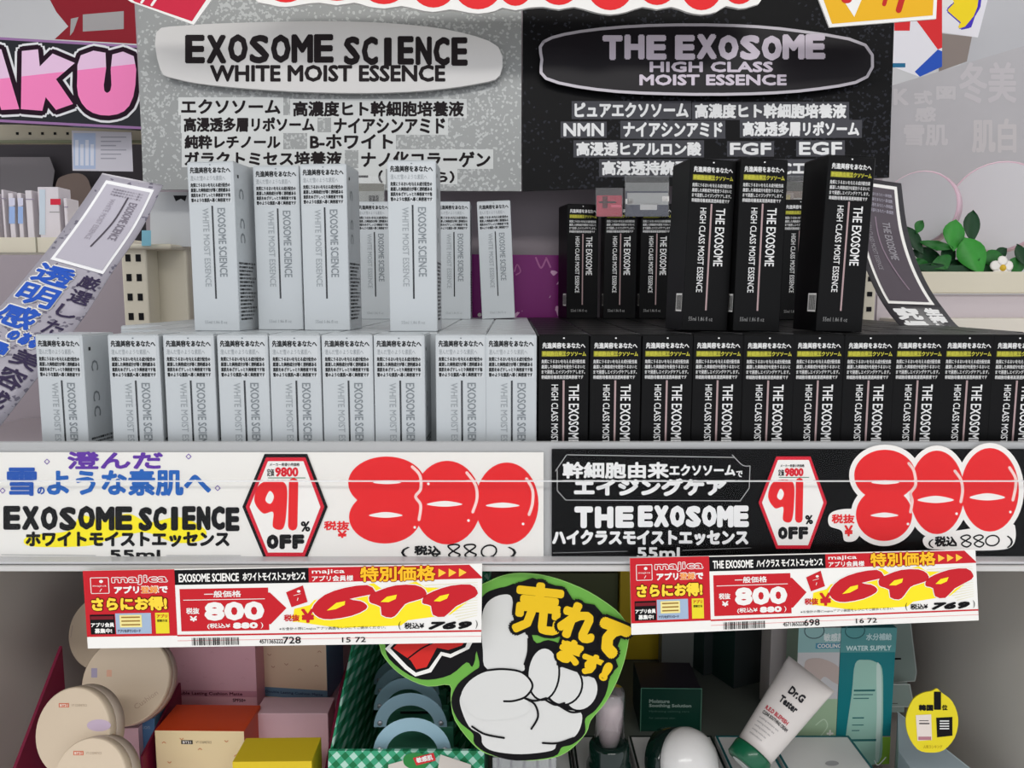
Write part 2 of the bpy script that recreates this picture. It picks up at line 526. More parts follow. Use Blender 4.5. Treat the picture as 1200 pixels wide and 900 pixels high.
def carton(white, loc, rz, label, group, roll=0.0):
    if white not in proto:
        proto[white] = o = make_carton(white, loc, rz, label, group)
    else:
        o = copy_tree(proto[white], loc, rz); o['label'] = label; o['group'] = group
    o.rotation_euler = (0, roll, rz)
    if roll > 0: o.location.z += CW * math.sin(roll)
    return o


ORD = ['first', 'second', 'third', 'fourth', 'fifth', 'sixth', 'seventh', 'eighth', 'ninth', 'tenth']
Y0 = 0.55
gw = 'white cartons standing in the front row'; gb = 'black cartons standing in the front row'
carton(True, (P(37, 400, Y0).x, Y0 + .004, Zb), math.radians(-7), 'white carton turned to show its printed side, at the open end of the front row', gw)
wl = [125.5, 190, 253.5, 315, 376.5, 437.5, 510, 569]
for i, x in enumerate(wl):
    lab = '%s white carton from the turned one in the front row' % ORD[i]
    if i == 7: lab = 'white carton of the front row touching the black cartons'
    if i == 5: lab = 'sixth white carton in the front row, with a gap on its black-carton side'
    carton(True, (P(x, 400, Y0).x, Y0 + random.uniform(0, .0015), Zb), math.radians(random.uniform(-.8, .8)), lab, gw)
bl = [631, 692, 753, 813, 872, 931, 990.5, 1049, 1107, 1165]
for i, x in enumerate(bl):
    lab = '%s black carton from the white ones in the front row' % ORD[i]
    if i == 0: lab = 'black carton of the front row touching the white cartons'
    if i == 9: lab = 'black carton cut by the picture edge at the end of the front row'
    carton(False, (P(x, 400, Y0).x, Y0 + random.uniform(0, .002), Zb), math.radians(random.uniform(-1, 1)), lab, gb)
# packed rows behind the front rows: only the tops show, all look the same
for white in (True, False):
    me = CM[white]
    first = None
    xs = [P(569.5 if white else 631, 400, Y0).x - (1 if white else -1) * (CW + .0007) * k for k in range(10)]
    if not white: xs = xs[:10]
    for r in range(1, 10):
        for k, x in enumerate(xs):
            if white and k == 8 and r < 2: continue
            if white and k == 9 and r < 4: continue
            loc = (x + random.uniform(-.0002, .0002), Y0 + r * (CD + .0012) + random.uniform(0, .0003), Zb)
            lab = ('white carton packed in the block behind the front row, only its lid showing' if white else 'black carton packed in the block behind the front row, only its lid showing')
            g = 'white cartons packed behind the front row' if white else 'black cartons packed behind the front row'
            if first is None:
                first = empty('skincare_carton', loc, lab, 'carton', g); link('carton_body', me['body'], first); link('top_flap', me['top_flap'], first)
            else:
                copy_tree(first, loc, 0)
# standing on top of the block
gt = 'white cartons standing on top of the block'; gk = 'black cartons standing on top of the block'
for (x, Y, rz, roll, lab) in [
    (228, .600, -6, 0, 'tall-looking white carton on top, farthest from the black ones, its side print showing'),
    (303, .618, -2, 0, 'second white carton on top counting from the side-print one'),
    (357, .610, -4, 0, 'third white carton on top, with a white streak on its centre line'),
    (457, .592, 0, 0, 'white carton on top standing forward, alone between gaps'),
    (421, .858, 0, 0, 'small-looking white carton at the back, partly hidden by the forward carton'),
    (513, .858, 0, 0, 'upright small-looking white carton at the back beside the forward carton'),
    (565, .858, 0, -2.4, 'tilted white carton at the back, leaning by the purple panel')]:
    y = 342 + .03 / Y * 930
    carton(True, (P(x, y, Y).x, Y, Zt + .0007), math.radians(rz), lab, gt, math.radians(roll))
for (x, Y, rz, roll, lab) in [
    (799, .588, 9, 1.6, 'black carton on top, nearest the purple panel of the forward ones'),
    (859, .586, 6, .9, 'middle one of the three forward black cartons on top'),
    (956, .574, 7, 1.8, 'black carton on top standing beside the black curved strip'),
    (664, .88, 12, 0, 'small-looking black carton at the back beside the purple panel'),
    (707, .88, 0, 0, 'second small-looking black carton at the back from the purple panel'),
    (749, .88, 0, 0, 'third small-looking black carton at the back, partly behind a forward one'),
    (913, .84, 0, 0, 'small-looking black carton at the back between two forward ones')]:
    y = 342 + .03 / Y * 930
    carton(False, (P(x, y, Y).x, Y, Zt + .0007), math.radians(rz), lab, gk, math.radians(roll))

# ================================================================= PRICE HOLDER + SHOW CARDS
ph = empty('label_holder', (0, .53, Zb - .03), 'long grey plastic label holder with clear sleeve along the shelf front', 'label holder')
f = flat(0.5375)
zt, zb_ = P(600, 519, .532).z, Zb - .0285
MB().box(-0.60, 0.60, .534, .5385, zb_ - .001, zt, m_grey).build('back_plate', ph)
MB().box(-0.60, 0.60, .520, .534, zb_ - .001, P(600, 658.5, .520).z, M('holder_lip', (188, 188, 190), .3)).build('bottom_lip', ph, bevel=.0008)
m_clear = clear('clear_sleeve', gloss=.02, body=.0)
MB().box(-0.60, 0.60, .5228, .5232, P(600, 657.5, .5205).z, P(600, 525, .523).z, m_clear).build('clear_sleeve', ph)
MB().box(-0.60, 0.60, .5222, .5230, P(600, 564.4, .523).z, P(600, 562.6, .523).z, clear('sleeve_fold_highlight', gloss=.5, body=.5)).build('sleeve_fold_highlight', ph)  # highlight along the sleeve's fold, painted as a thin whitish strip
Yc = .5315
f = flat(Yc)


def card(name, x0, x1, y0, y1, m, label):
    o = empty(name, P((x0 + x1) / 2, y1, Yc), label, 'show card')
    MB(f).slab([(x0, y0), (x1, y0), (x1, y1), (x0, y1)], .0012, m).build('card', o)
    return o


# --- white card
wc = card('show_card', -20, 637, 530, 655.5, M('white_card', (233, 231, 226), .5, noise=.01), 'white hand-lettered show card with red price 800 below the white cartons')
m_pur = C(94, 48, 158); m_blu = C(28, 82, 172); m_mk = C(20, 20, 22)
mb = MB(f)
mb.text('澄んだ', 80, 530, 190, 549, m_pur, 2, w=1.1)
mb.text('雪', 9, 549, 42, 580, m_blu, 2, w=1.2)
mb.text('の', 44, 571, 52, 579, m_blu, 2, w=.5)
mb.text('ような素肌へ', 56, 551, 246, 580, C(30, 96, 180), 2, w=1.3)
for (x, y) in ((55, 541), (221, 535), (3, 575), (255, 572)):
    mb.stroke([(x - 3, y), (x, y - 3), (x + 3, y), (x, y + 3)], .8, m_pur, 2, False, True)
mb.build('purple_and_blue_lettering', wc)
mb = MB(f); Yl = C(248, 232, 30)
mb.poly(smooth([(95, 604), (120, 610), (150, 602), (175, 612), (210, 606), (240, 620), (236, 633), (205, 636), (170, 624), (130, 632), (100, 640), (35, 640), (34, 628), (80, 622)]), Yl, 1)
mb.build('yellow_highlight', wc)
mb = MB(f)
mb.text('EXOSOME', 3, 595, 156, 619, m_mk, 2, w=2.1, n=12, track=.26, jit=2); mb.text('SCIENCE', 162, 596, 281, 620, m_mk, 2, w=2.1, n=12, track=.28, jit=2)
mb.text('ホワイトモイストエッセンス', 31, 624, 268, 640, m_mk, 2, w=1.15)
mb.text('55ml', 129, 645, 187, 654.5, m_mk, 2, w=.8)
mb.stroke([(2, 650), (112, 651)], .5, m_gink, 2); mb.stroke([(195, 651), (282, 651)], .5, m_gink, 2)
mb.build('black_lettering', wc)


def hexbadge(par, cx, cy, hw, hh, black):
    def hx(s, t=0): return [(cx + hw * a * (1 - s / hw), cy + hh * b * (1 - s / hh)) for a, b in ((-.48, -1), (.52, -1), (1, 0), (.5, 1), (-.48, 1), (-1, 0))]
    b = MB(f)
    if black: b.slab(hx(0), .0006, m_mk, 6)
    b.slab(hx(4 if black else 0), .0005, C(206, 24, 48), 7)
    b.poly(hx(8.5 if black else 4), WHITE, 8)
    k = hw / 50
    b.text('メーカー希望小売価格', cx - 18 * k, cy - hh * .83, cx + 17 * k, cy - hh * .77, m_mk, 9, w=.1, n=4, res=1)
    b.text('定価', cx - 21 * k, cy - hh * .72, cx - 13 * k, cy - hh * .58, m_mk, 9, w=.2, n=4)
    b.text('9800', cx - 11 * k, cy - hh * .74, cx + 15 * k, cy - hh * .58, C(214, 24, 44), 9, w=.7)
    b.rect(cx - 20 * k, cy - hh * .555, cx + 24 * k, cy - hh * .54, C(40, 120, 90), 9)
    b.poly(smooth([(cx - 14 * k, cy - hh * .5), (cx - 30 * k, cy - hh * .42), (cx - 36 * k, cy - hh * .12), (cx - 26 * k, cy + hh * .12), (cx - 14 * k, cy + hh * .1), (cx - 14 * k, cy + hh * .38), (cx - 2 * k, cy + hh * .4), (cx + 2 * k, cy), (cx + 1 * k, cy - hh * .42)]), INKRED, 9)
    b.poly(smooth([(cx - 18 * k, cy - hh * .3), (cx - 23 * k, cy - hh * .13), (cx - 17 * k, cy - hh * .06), (cx - 13 * k, cy - hh * .2)]), WHITE, 9.5)
    b.stroke([(cx + 10 * k, cy - hh * .46), (cx + 9 * k, cy + hh * .36)], 11 * k, INKRED, 9)
    b.text('%', cx + 19 * k, cy + hh * .28, cx + 29 * k, cy + hh * .46, m_mk, 9, w=.6)
    b.text('OFF', cx - 22 * k, cy + hh * .55, cx + 23 * k, cy + hh * .77, m_mk, 9, w=1.9 * k, track=.3)
    b.build('discount_badge', par)


hexbadge(wc, 334, 594, 50, 62, True)


def balloon(par, es, hl, slits, dots, outline, lev=2):
    b = MB(f)
    if outline:
        for i, e in enumerate(es): b.poly(ell(e[0], e[1], e[2] + 6, e[3] + 6, e[4] if len(e) > 4 else 0, 40), WHITE, lev - .6 + .05 * i)
    for i, e in enumerate(es):
        b.poly(ell(e[0], e[1], e[2], e[3], e[4] if len(e) > 4 else 0, 40), INKRED, lev + .06 * i)
    for s_ in slits:
        x0, x1, y, h = s_
        b.poly(smooth([(x0, y), ((x0 + x1) / 2, y - h), (x1, y), ((x0 + x1) / 2, y + h * .7)]), WHITE, lev + 1)
    for h_ in hl: b.stroke(h_, 3.4, C(246, 214, 208), lev + 1)
    for d in dots: b.poly(ell(d[0], d[1], 1.6, 1.6, 0, 10), WHITE, lev + 1)
    return b


b = balloon(wc, [(453, 566, 45, 31), (451, 606, 42, 31), (524, 589, 40, 49), (594, 590, 37, 48)],
            [[(483, 547), (492, 557), (493, 573), (487, 582), (493, 592), (491, 609)], [(547, 554), (557, 568), (559, 584), (554, 600)], [(617, 561), (624, 574), (624, 590), (620, 603)]],
            [(437, 470, 565.5, 2.6), (432, 472, 604, 4), (500, 542, 591, 4), (569, 609, 592.5, 3.6)], [(486, 618), (549, 610), (613, 614), (502, 567)], False)
b.build('red_balloon_price', wc)
mb = MB(f)
mb.text('税抜', 380, 611, 409, 621, INKRED, 2, w=.5); mb.text('¥', 396, 622, 406, 630, INKRED, 2, w=.5)
mb.text('（', 470, 641, 480, 654, m_mk, 4, w=.2); mb.text('税込', 486, 640, 516, 650, m_mk, 4, w=.7); mb.text('¥', 506, 650, 514, 655, m_mk, 4, w=.4)
for i, x in enumerate((524, 543, 565)):
    if i < 2: mb.stroke(smooth([(x + 8, 646.5), (x + 1, 640), (x + 10, 638), (x + 14, 641), (x + 2, 650), (x + 9, 654), (x + 15, 650)]), 1.9, m_mk, 4, False, True)
    else: mb.stroke(ell(x + 8, 646, 9, 7, -15, 16), 1.9, m_mk, 4, False, True)
mb.text('）', 595, 641, 605, 654, m_mk, 4, w=.2)
mb.build('tax_lettering', wc)

# --- black card
bk = card('show_card', 646.5, 1225, 526, 656.5, M('black_card', (4, 4, 5), .45, spec=.08), 'black hand-lettered show card with white-edged red price 800 below the black cartons')
mb = MB(f)
for q in ([(665, 533), (860, 536)], [(858, 533), (870, 545), (879, 546)], [(879, 546), (878, 571)], [(878, 572), (868, 586)], [(868, 587), (663, 586)], [(663, 586), (653, 575)], [(653, 575), (653, 551)], [(651, 552), (664, 533)]):
    mb.stroke(q, .8, C(190, 190, 190), 2)
mb.text('幹細胞由来', 660, 542, 783, 560, CHALK, 2, w=.9)
mb.text('エクソソーム', 785, 545, 861, 557, CHALK, 2, w=.7)
mb.text('で', 863, 552, 870, 559, CHALK, 2, w=.3)
mb.text('エイジングケア', 674, 562, 850, 580, CHALK, 2, w=1.5)
mb.build('white_heading_lettering', bk)
mb = MB(f)
mb.text('THE', 672, 595, 744, 616, CHALK, 2, w=2.3, n=12, track=.28, jit=2); mb.text('EXOSOME', 747, 595, 878, 616, CHALK, 2, w=2.2, n=12, track=.28, jit=2)
mb.text('ハイクラスモイストエッセンス', 648, 622, 876, 638, CHALK, 2, w=1.15)
mb.text('55ml', 747, 642, 796, 654, CHALK, 2, w=.7)
mb.stroke([(648, 648), (735, 646)], .5, C(160, 160, 160), 2); mb.stroke([(800, 645), (880, 642)], .5, C(160, 160, 160), 2)
mb.build('white_lettering', bk)
hexbadge(bk, 929, 589, 40, 54, False)
b = balloon(bk, [(1037, 557, 36, 30), (1036, 603, 33, 31), (1098, 577, 32, 49), (1160, 574, 34, 49)],
            [[(1065, 543), (1071, 552), (1073, 568), (1067, 578), (1069, 587), (1067, 600)], [(1119, 552), (1126, 562), (1128, 575), (1126, 588)], [(1183, 548), (1190, 560), (1190, 572), (1187, 586)]],
            [(1021, 1054, 565.5, 3), (1020, 1053, 604, 3.4), (1075, 1118, 586, 5), (1136, 1178, 583, 5)], [(1064, 614), (1121, 602), (1184, 600)], True)
b.poly(smooth([(972, 603), (985, 597), (1006, 598), (1012, 612), (1004, 632), (990, 634), (986, 622), (972, 616)]), WHITE, 1.2)
b.poly(smooth([(1085, 628), (1120, 622), (1180, 614), (1190, 620), (1186, 640), (1160, 645), (1100, 644), (1084, 640)]), WHITE, 1.25)
b.build('red_balloon_price', bk)
mb = MB(f)
mb.text('税抜', 975, 603, 1001, 613, INKRED, 3, w=.5); mb.text('¥', 990, 616, 999, 628, INKRED, 3, w=.6); mb.text('（', 1088, 632, 1094, 642, m_mk, 3, w=.2)
mb.text('税込', 1096, 629, 1121, 640, m_mk, 3, w=.7)
for i, x in enumerate((1125, 1140, 1156)):
    if i < 2: mb.stroke(smooth([(x + 7, 634), (x + 1, 630), (x + 8, 627), (x + 12, 630), (x + 2, 637), (x + 8, 641), (x + 13, 637)]), 1.7, m_mk, 3, False, True)
    else: mb.stroke(ell(x + 7, 633.5, 8, 6, -10, 16), 1.7, m_mk, 3, False, True)
mb.text('）', 1180, 628, 1187, 642, m_mk, 3, w=.2)
mb.build('tax_lettering', bk)


# ================================================================= RED PRICE TAGS
def price_tag(TL, TR, BR, BL, name_txt, code, two, label):
    F0 = plane(P(TL[0], TL[1], .5125), (0, -1, 0.06))
    g = bilin(F0, TL, TR, BR, BL, 467, 94)
    o = empty('price_tag', F0((TL[0] + TR[0]) / 2, TL[1]), label, 'price tag')
    MB(g).slab(rect(0, 0, 467, 94), .0008, WHITE).build('card', o)
    R_ = C(196, 20, 34); Yw = C(250, 226, 30)
    b = MB(g)
    b.poly([(0, 0), (107, 0), (107, 80), (0, 80)], R_, 1)
    b.poly([(107, 1), (264, 1), (264, 19), (107, 19)], BLACK, 1)
    b.poly([(264, 1), (452, 1), (467, 16), (467, 17.5), (264, 19)], R_, 1)
    b.rect(107, 79, 467, 81, R_, 1); b.rect(107, 86, 467, 86.6, C(230, 150, 150), 1)
    b.poly([(112, 24), (216, 24), (216, 75), (112, 75)], R_, 1)
    b.poly([(216, 30), (218, 30), (237, 49), (218, 68), (216, 68)], R_, 1.1)
    b.build('red_panel', o)
    b = MB(g)
    b.poly([(288, 36), (300, 28), (340, 21), (350, 28), (390, 20), (400, 27), (446, 30), (452, 44), (430, 60), (380, 66), (372, 72), (300, 74), (250, 66), (240, 60), (262, 48), (270, 40)], Yw, 1)
    for i in range(14): b.poly([(400 + i * 3, 24 + i * 3.2), (462, 22 + i * 3), (462, 22.6 + i * 3), (400 + i * 3, 25.4 + i * 3.2)], C(226, 222, 196), .6)
    b.poly([(246, 50), (290, 40), (280, 62), (244, 66)], Yw, .9)
    b.build('yellow_burst', o)
    b = MB(g)
    L_ = lambda q: [(x / 4.8 + 222, y / 4.8 - 8.5 + (x / 4.8 - 80) * .018) for x, y in q]
    six = [(220, 300), (228, 262), (290, 205), (400, 165), (530, 148), (572, 180), (560, 200), (430, 228), (490, 240), (525, 262), (520, 288), (440, 325), (320, 345), (255, 335)]
    n1 = [(540, 235), (545, 205), (600, 178), (690, 150), (800, 148), (855, 175), (860, 215), (790, 240), (742, 258), (700, 310), (665, 335), (610, 320), (605, 272), (552, 252)]
    n2 = [(840, 245), (850, 215), (900, 185), (1000, 152), (1110, 145), (1150, 180), (1140, 215), (1030, 270), (965, 330), (900, 318), (890, 268), (850, 256)]
    for q in (six, n1, n2): b.fat(L_(smooth(q, True, 2)), 1.1, WHITE, 2, 8)
    for q in (six, n1, n2): b.poly(L_(smooth(q, True, 2)), R_, 3)
    for q in ([(300, 295), (355, 250), (405, 240), (402, 262), (350, 287)], [(605, 245), (640, 215), (697, 203), (690, 228), (650, 246)], [(905, 240), (940, 210), (992, 198), (980, 225), (940, 242)]): b.poly(L_(q), Yw, 4)
    b.build('brush_price', o)
    b = MB(g)
    b.text(name_txt[0], 112, 6, 112 + name_txt[2], 15.5, WHITE, 2, w=.35, n=6); b.text(name_txt[1], 117 + name_txt[2], 6, 260, 15.5, WHITE, 2, w=.35, n=6)
    b.text('majica', 268, 3.5, 306, 9.5, WHITE, 2, w=.2, n=4); b.text('アプリ会員様', 268, 11, 316, 17.5, WHITE, 2, w=.25, n=4)
    b.text('特別価格', 325, 1.5, 412, 18.5, C(130, 16, 10), 2, w=1.6); b.text('特別価格', 325, 1.5, 412, 18.5, C(252, 190, 30), 3, w=.7)
    for i in range(3): b.poly([(416 + i * 12, 5), (425 + i * 12, 10), (416 + i * 12, 15)], C(252, 200, 60), 2)
    b.text('一般価格', 141, 27, 184, 34.5, WHITE, 2, w=.25, n=4); b.rect(116, 37, 212, 37.8, WHITE, 2)
    b.text('税抜', 119, 47, 134, 54, WHITE, 2, w=.3, n=4); b.text('¥', 123, 57, 131, 63, WHITE, 2, w=.4, n=4)
    b.text('800', 142, 42, 209, 61, WHITE, 2, w=1.9)
    b.text('(税込¥', 143, 66, 170, 72.5, WHITE, 2, w=.2, n=4); b.text('880', 174, 66, 202, 72, WHITE, 2, w=.8); b.text(')', 206, 65.5, 209, 73, WHITE, 2)
    b.build('price_lettering', o)
    b = MB(g)
    b.poly([(237, 30), (257, 22), (262, 42), (243, 48)], R_, 2); b.stroke([(246, 34), (254, 32)], .5, WHITE, 3); b.poly(ell(252, 29, 2.2, 1.6, 0, 8), WHITE, 3); b.stroke([(250, 40), (251, 37)], .8, WHITE, 3)
    b.text('税抜', 234, 57, 252, 64.5, R_, 3, w=.4, n=4); b.text('¥', 255, 51, 269, 66, R_, 3, w=.9)
    b.text('※お会計の際にmajicaアプリ画面をレジにてご提示ください。', 228, 72, 354, 76, BLACK, 3, res=1)
    b.text('(', 369, 67, 371.5, 77, BLACK, 3); b.text('税込¥', 376, 69, 399, 76, BLACK, 3, w=.3, n=4)
    b.text('769', 406, 69, 454, 76.5, BLACK, 3, w=1.0, shear=.8); b.text(')', 460, 67, 462.5, 77, BLACK, 3)
    b.text(code[:-3], 204, 86, 232, 91, BLACK, 3, w=.12, n=4); b.text(code[-3:], 232, 83.5, 253, 91.5, BLACK, 3, w=.2, n=4); b.text('15 72' if not two else '16 72', 302, 85, 330, 91, BLACK, 3, w=.12, n=4)
    x = 124
    random.seed(3)
    while x < 180:
        w_ = random.choice((.5, .8, 1.3)); b.rect(x, 83, x + w_, 92, BLACK, 3); x += w_ + random.choice((.6, .9, 1.4))
    b.build('small_print', o)
    b = MB(g)
    b.fat(rect(9, 9, 29, 27), 1, WHITE, 2, 6); b.rect(9, 9, 29, 27, R_, 3); b.text('majica', 11, 17, 27, 20, WHITE, 4, res=1); b.poly(ell(21, 13, 2.4, 2, 0, 8), WHITE, 4); b.stroke([(19, 25), (21, 22)], .8, WHITE, 4)
    b.text('majica', 34, 7, 98, 17, WHITE, 2, w=1.2); b.text('majica', 34, 7, 98, 17, R_, 3, w=.25, n=4)
    b.text('アプリ登録で', 36, 19.5, 98, 28, WHITE, 2, w=.6); b.text('登録', 67, 20, 87, 28, C(240, 150, 60), 3, w=.3)
    b.text('さらにお得!', 9, 33, 96, 48, C(90, 30, 8), 2, w=2.2); b.text('さらにお得!', 9, 33, 96, 48, C(255, 214, 60), 4, w=1.0)
    b.rect(5, 53, 34, 77, BLACK, 2); b.text('アプリ会員', 6, 63, 33, 68, WHITE, 3, w=.3, n=4); b.text('募集中!', 10, 70, 30, 75.5, WHITE, 3, w=.3, n=4)
    b.rect(6, 55, 33, 59, C(120, 30, 40), 3)
    b.rect(35, 52, 77, 77, C(160, 180, 205), 2); b.rect(40, 54, 66, 69, C(240, 226, 150), 3)
    for i in range(3): b.rect(42, 56 + i * 4.5, 64, 57.6 + i * 4.5, C(150, 110, 40), 4)
    b.text('アプリをダウンロード', 37, 71.5, 64, 75, C(60, 60, 80), 4, w=.15, n=4, res=1)
    b.rect(82, 52, 98, 77, C(232, 214, 40), 2); b.text('アプリ', 84, 54, 96, 58, C(200, 40, 30), 3, w=.2, n=4); b.text('登録方法', 84, 60, 96, 63, BLACK, 3, w=.1, n=4)
    b.build('app_advert', o)
    return o


price_tag((97, 669), (565, 660.5), (564, 753), (103, 760), ('EXOSOME SCIENCE', 'ホワイトモイストエッセンス', 70), '4571365222728', False, 'red and yellow 699 price tag hanging below the white show card')
price_tag((738, 654), (1143, 644), (1147, 727), (740, 744), ('THE EXOSOME', 'ハイクラス モイストエッセンス', 54), '4571365222698', True, 'red and yellow 699 price tag hanging below the black show card')

# ================================================================= HAND POP
Z = lambda pts: [(440 + x / 3.75, 660 + y / 3.75) for x, y in pts]
hp = plane(P(600, 780, .526), (0, -1, .05))
ho = empty('pop_sign', hp(600, 888), 'green die-cut sign with a white cartoon glove pointing up and yellow lettering', 'sign')
gr = M('green_card', (104, 168, 66), .4)
out = Z(smooth([(440, 120), (500, 80), (560, 55), (640, 44), (760, 58), (900, 108), (1000, 165), (1078, 228), (1112, 300), (1100, 400), (1072, 490), (1035, 570), (1000, 625), (945, 690), (925, 745), (860, 815), (780, 855), (640, 866), (500, 840), (430, 795), (350, 690), (332, 600), (326, 534), (230, 540), (130, 500), (60, 440), (20, 365), (40, 250), (440, 240)], True, 3))
MB(hp).slab(out, .002, gr).build('green_board', ho)
MB(hp).stroke(out, .7, C(150, 200, 110), 1, False, True).build('pale_edge', ho)
b = MB(hp)
b.fat(Z(smooth([(440, 200), (470, 155), (500, 128), (570, 108), (640, 112), (690, 340), (760, 342), (830, 370), (1000, 480), (1012, 560), (965, 640), (918, 680), (915, 745), (865, 790), (815, 805), (780, 845), (620, 862), (500, 832), (440, 790), (432, 745), (370, 690), (338, 610), (365, 535), (430, 480), (462, 450), (446, 360)], True, 4)), 1.3, BLACK, 2)
b.poly(Z(smooth([(60, 330), (420, 330), (440, 400), (425, 455), (400, 435), (330, 490), (230, 512), (150, 492), (60, 420), (44, 360)], True, 3)), BLACK, 2)
b.build('black_outline', ho)
b = MB(hp); GW = M('glove_white', (212, 212, 210), .4)
b.poly(Z(smooth([(492, 465), (472, 380), (466, 270), (476, 200), (505, 160), (555, 138), (600, 150), (608, 250), (650, 290), (672, 330), (668, 400), (655, 445), (640, 475)], True, 4)), GW, 3)
b.poly(Z(smooth([(372, 620), (382, 565), (430, 505), (500, 472), (600, 466), (660, 485), (700, 520), (760, 600), (830, 640), (902, 655), (902, 715), (870, 765), (800, 790), (775, 822), (640, 838), (520, 825), (472, 795), (462, 752), (410, 715)], True, 4)), GW, 3)
for k, (cx, cy, rx, ry, a) in enumerate([(905, 562, 76, 92, 25), (828, 535, 84, 92, 22), (738, 484, 74, 120, 4)]):
    b.poly(Z(ell(cx, cy, rx, ry, a)), BLACK, 4 + k); b.poly(Z(ell(cx, cy, rx - 9, ry - 9, a)), GW, 4.5 + k)
b.poly(Z(smooth([(378, 600), (400, 530), (470, 480), (560, 464), (650, 480), (692, 530), (665, 585), (680, 640), (600, 680), (450, 680)], True, 4)), GW, 7)
b.build('white_glove', ho)
b = MB(hp)
for s_ in ([(480, 470), (560, 463), (645, 478), (690, 532), (662, 582), (610, 602), (565, 604)], [(655, 590), (700, 618), (714, 672), (685, 725)], [(425, 715), (480, 748), (565, 765)], [(735, 787), (800, 788), (870, 765)],
           [(672, 330), (670, 390), (655, 442)], [(655, 590), (700, 602), (750, 590)], [(750, 600), (790, 620), (830, 612)], [(815, 628), (860, 652), (905, 648)]):
    b.stroke(Z(s_), 2.4, BLACK, 8)
b.build('crease_lines', ho)
b = MB(hp)
b.poly(Z([(42, 375), (80, 340), (430, 340), (412, 375), (330, 415), (292, 405), (245, 478), (175, 497), (130, 465)]), WHITE, 3)
b.poly(Z([(65, 372), (95, 340), (405, 340), (395, 368), (330, 398), (288, 388), (235, 462), (178, 480), (140, 450)]), BLACK, 4)
b.poly(Z([(78, 372), (110, 340), (395, 340), (380, 360), (320, 380), (270, 370), (225, 455), (180, 465), (155, 425)]), C(206, 34, 28), 5)
b.stroke(Z([(140, 420), (200, 375), (250, 350)]), 1.8, BLACK, 6)
b.build('red_lettering', ho)
b = MB(hp); ky = C(232, 190, 20)
b.poly(Z([(598, 95), (690, 62), (838, 112), (872, 165), (962, 180), (1010, 235), (1092, 292), (1048, 400), (1066, 452), (1005, 512), (955, 500), (795, 445), (800, 350), (830, 318), (662, 312), (640, 260), (610, 230)]), BLACK, 9)
for k_, (t, x0, y0, x1, y1, r, wy, wb) in enumerate([('売', 618, 92, 812, 300, 6, 2.9, 7.0), ('れ', 818, 186, 968, 326, 20, 3.3, 7.0), ('て', 975, 256, 1084, 384, 28, 5.0, 8.4), ('ま', 812, 340, 900, 432, 22, 2.5, 5.8), ('す', 905, 400, 990, 482, 22, 2.3, 5.6), ('!', 1004, 438, 1018, 500, 28, 3.4, 6.6)]):
    q = Z([(x0, y0), (x1, y1)]); lv = 10 + 5 * (k_ if k_ < 3 else k_ - 3)
    b.text(t, q[0][0], q[0][1], q[1][0], q[1][1], BLACK, lv, w=wb, n=16, rot=r)
    b.text(t, q[0][0], q[0][1], q[1][0], q[1][1], ky, lv + 3, w=wy, n=14, rot=r)
b.build('yellow_lettering', ho)

# ================================================================= POSTERS
def pf(Y, tilt): return plane(P(600, 120, Y), (0, -1, tilt))


F1 = pf(.885, .04)
m_sil = glitter('silver_glitter_card', (146, 148, 147), (176, 178, 177), .38, .2, .20, 420)
m_bkg = glitter('black_glitter_card', (4, 4, 6), (38, 39, 46), .45, .0, .10, 420)
o1 = empty('poster', F1(388, 222), 'silver glitter poster with a white name plaque behind the white cartons', 'poster')
MB(F1).slab([(158, -40), (611, -40), (611, 224), (168, 222)], .003, m_sil).build('board', o1)
hull = smooth([(183, 38), (215, 30), (300, 26), (400, 25), (480, 29), (540, 38), (584, 55), (586, 88), (560, 98), (500, 106), (430, 109), (340, 107), (250, 100), (205, 92), (188, 82)], True, 3)
F1b = pf(.874, .04)
MB(F1b).slab(hull, .004, M('plaque_white', (206, 204, 202), .35)).build('name_plaque', o1)
b = MB(F1b)
mk = C(30, 24, 26)
b.text('EXOSOME', 216, 42, 392, 72, mk, 2, w=1.9, track=.22, jit=2); b.text('SCIENCE', 402, 45, 549, 75, mk, 2, w=1.9, track=.26, jit=2)
b.text('WHITE MOIST ESSENCE', 247, 77, 521, 95, mk, 2, w=1.0)
b.build('plaque_lettering', o1)
b = MB(F1); st = C(206, 208, 206)
lines = [('エクソソーム', 213, 117, 328, 133), ('高濃度ヒト幹細胞培養液', 344, 119, 543, 136), ('高浸透多層リポソーム', 216, 138, 368, 154), ('ナイアシンアミド', 392, 139, 521, 156),
         ('純粋レチノール', 217, 159, 328, 174), ('B-ホワイト', 364, 158, 460, 174), ('ガラクトミセス培養液', 217, 178, 400, 194), ('ナノ化コラーゲン', 424, 178, 574, 196), ('ー（', 418, 200, 448, 214), ('ら）', 512, 201, 532, 214)]
for i, (t, x0, y0, x1, y1) in enumerate(lines): b.rect(x0 - 4, y0 - 3, x1 + 4, y1 + 2, st, .5 + .05 * i)
b.build('pale_strips', o1)
b = MB(F1)
for (t, x0, y0, x1, y1) in lines: b.text(t, x0, y0, x1, y1, mk, 2, w=.75)
b.build('ingredient_lettering', o1)
o2 = empty('poster', F1(830, 222), 'black glitter poster with an outlined name plaque behind the black cartons', 'poster')
MB(F1).slab([(612.5, -40), (1050, -40), (1042, 208), (612.5, 224)], .003, m_bkg).build('board', o2)
hull2 = smooth([(637, 49), (680, 37), (760, 30), (860, 30), (940, 37), (1014, 53), (1016, 90), (960, 104), (880, 110), (780, 110), (700, 105), (640, 92), (635, 70)], True, 3)
MB(F1b).slab(hull2, .003, M('plaque_black', (16, 12, 18), .35, spec=.2)).stroke(hull2, 3.4, M('silver_edge', (170, 165, 172), .35, .3), 2, False, True).build('name_plaque', o2)
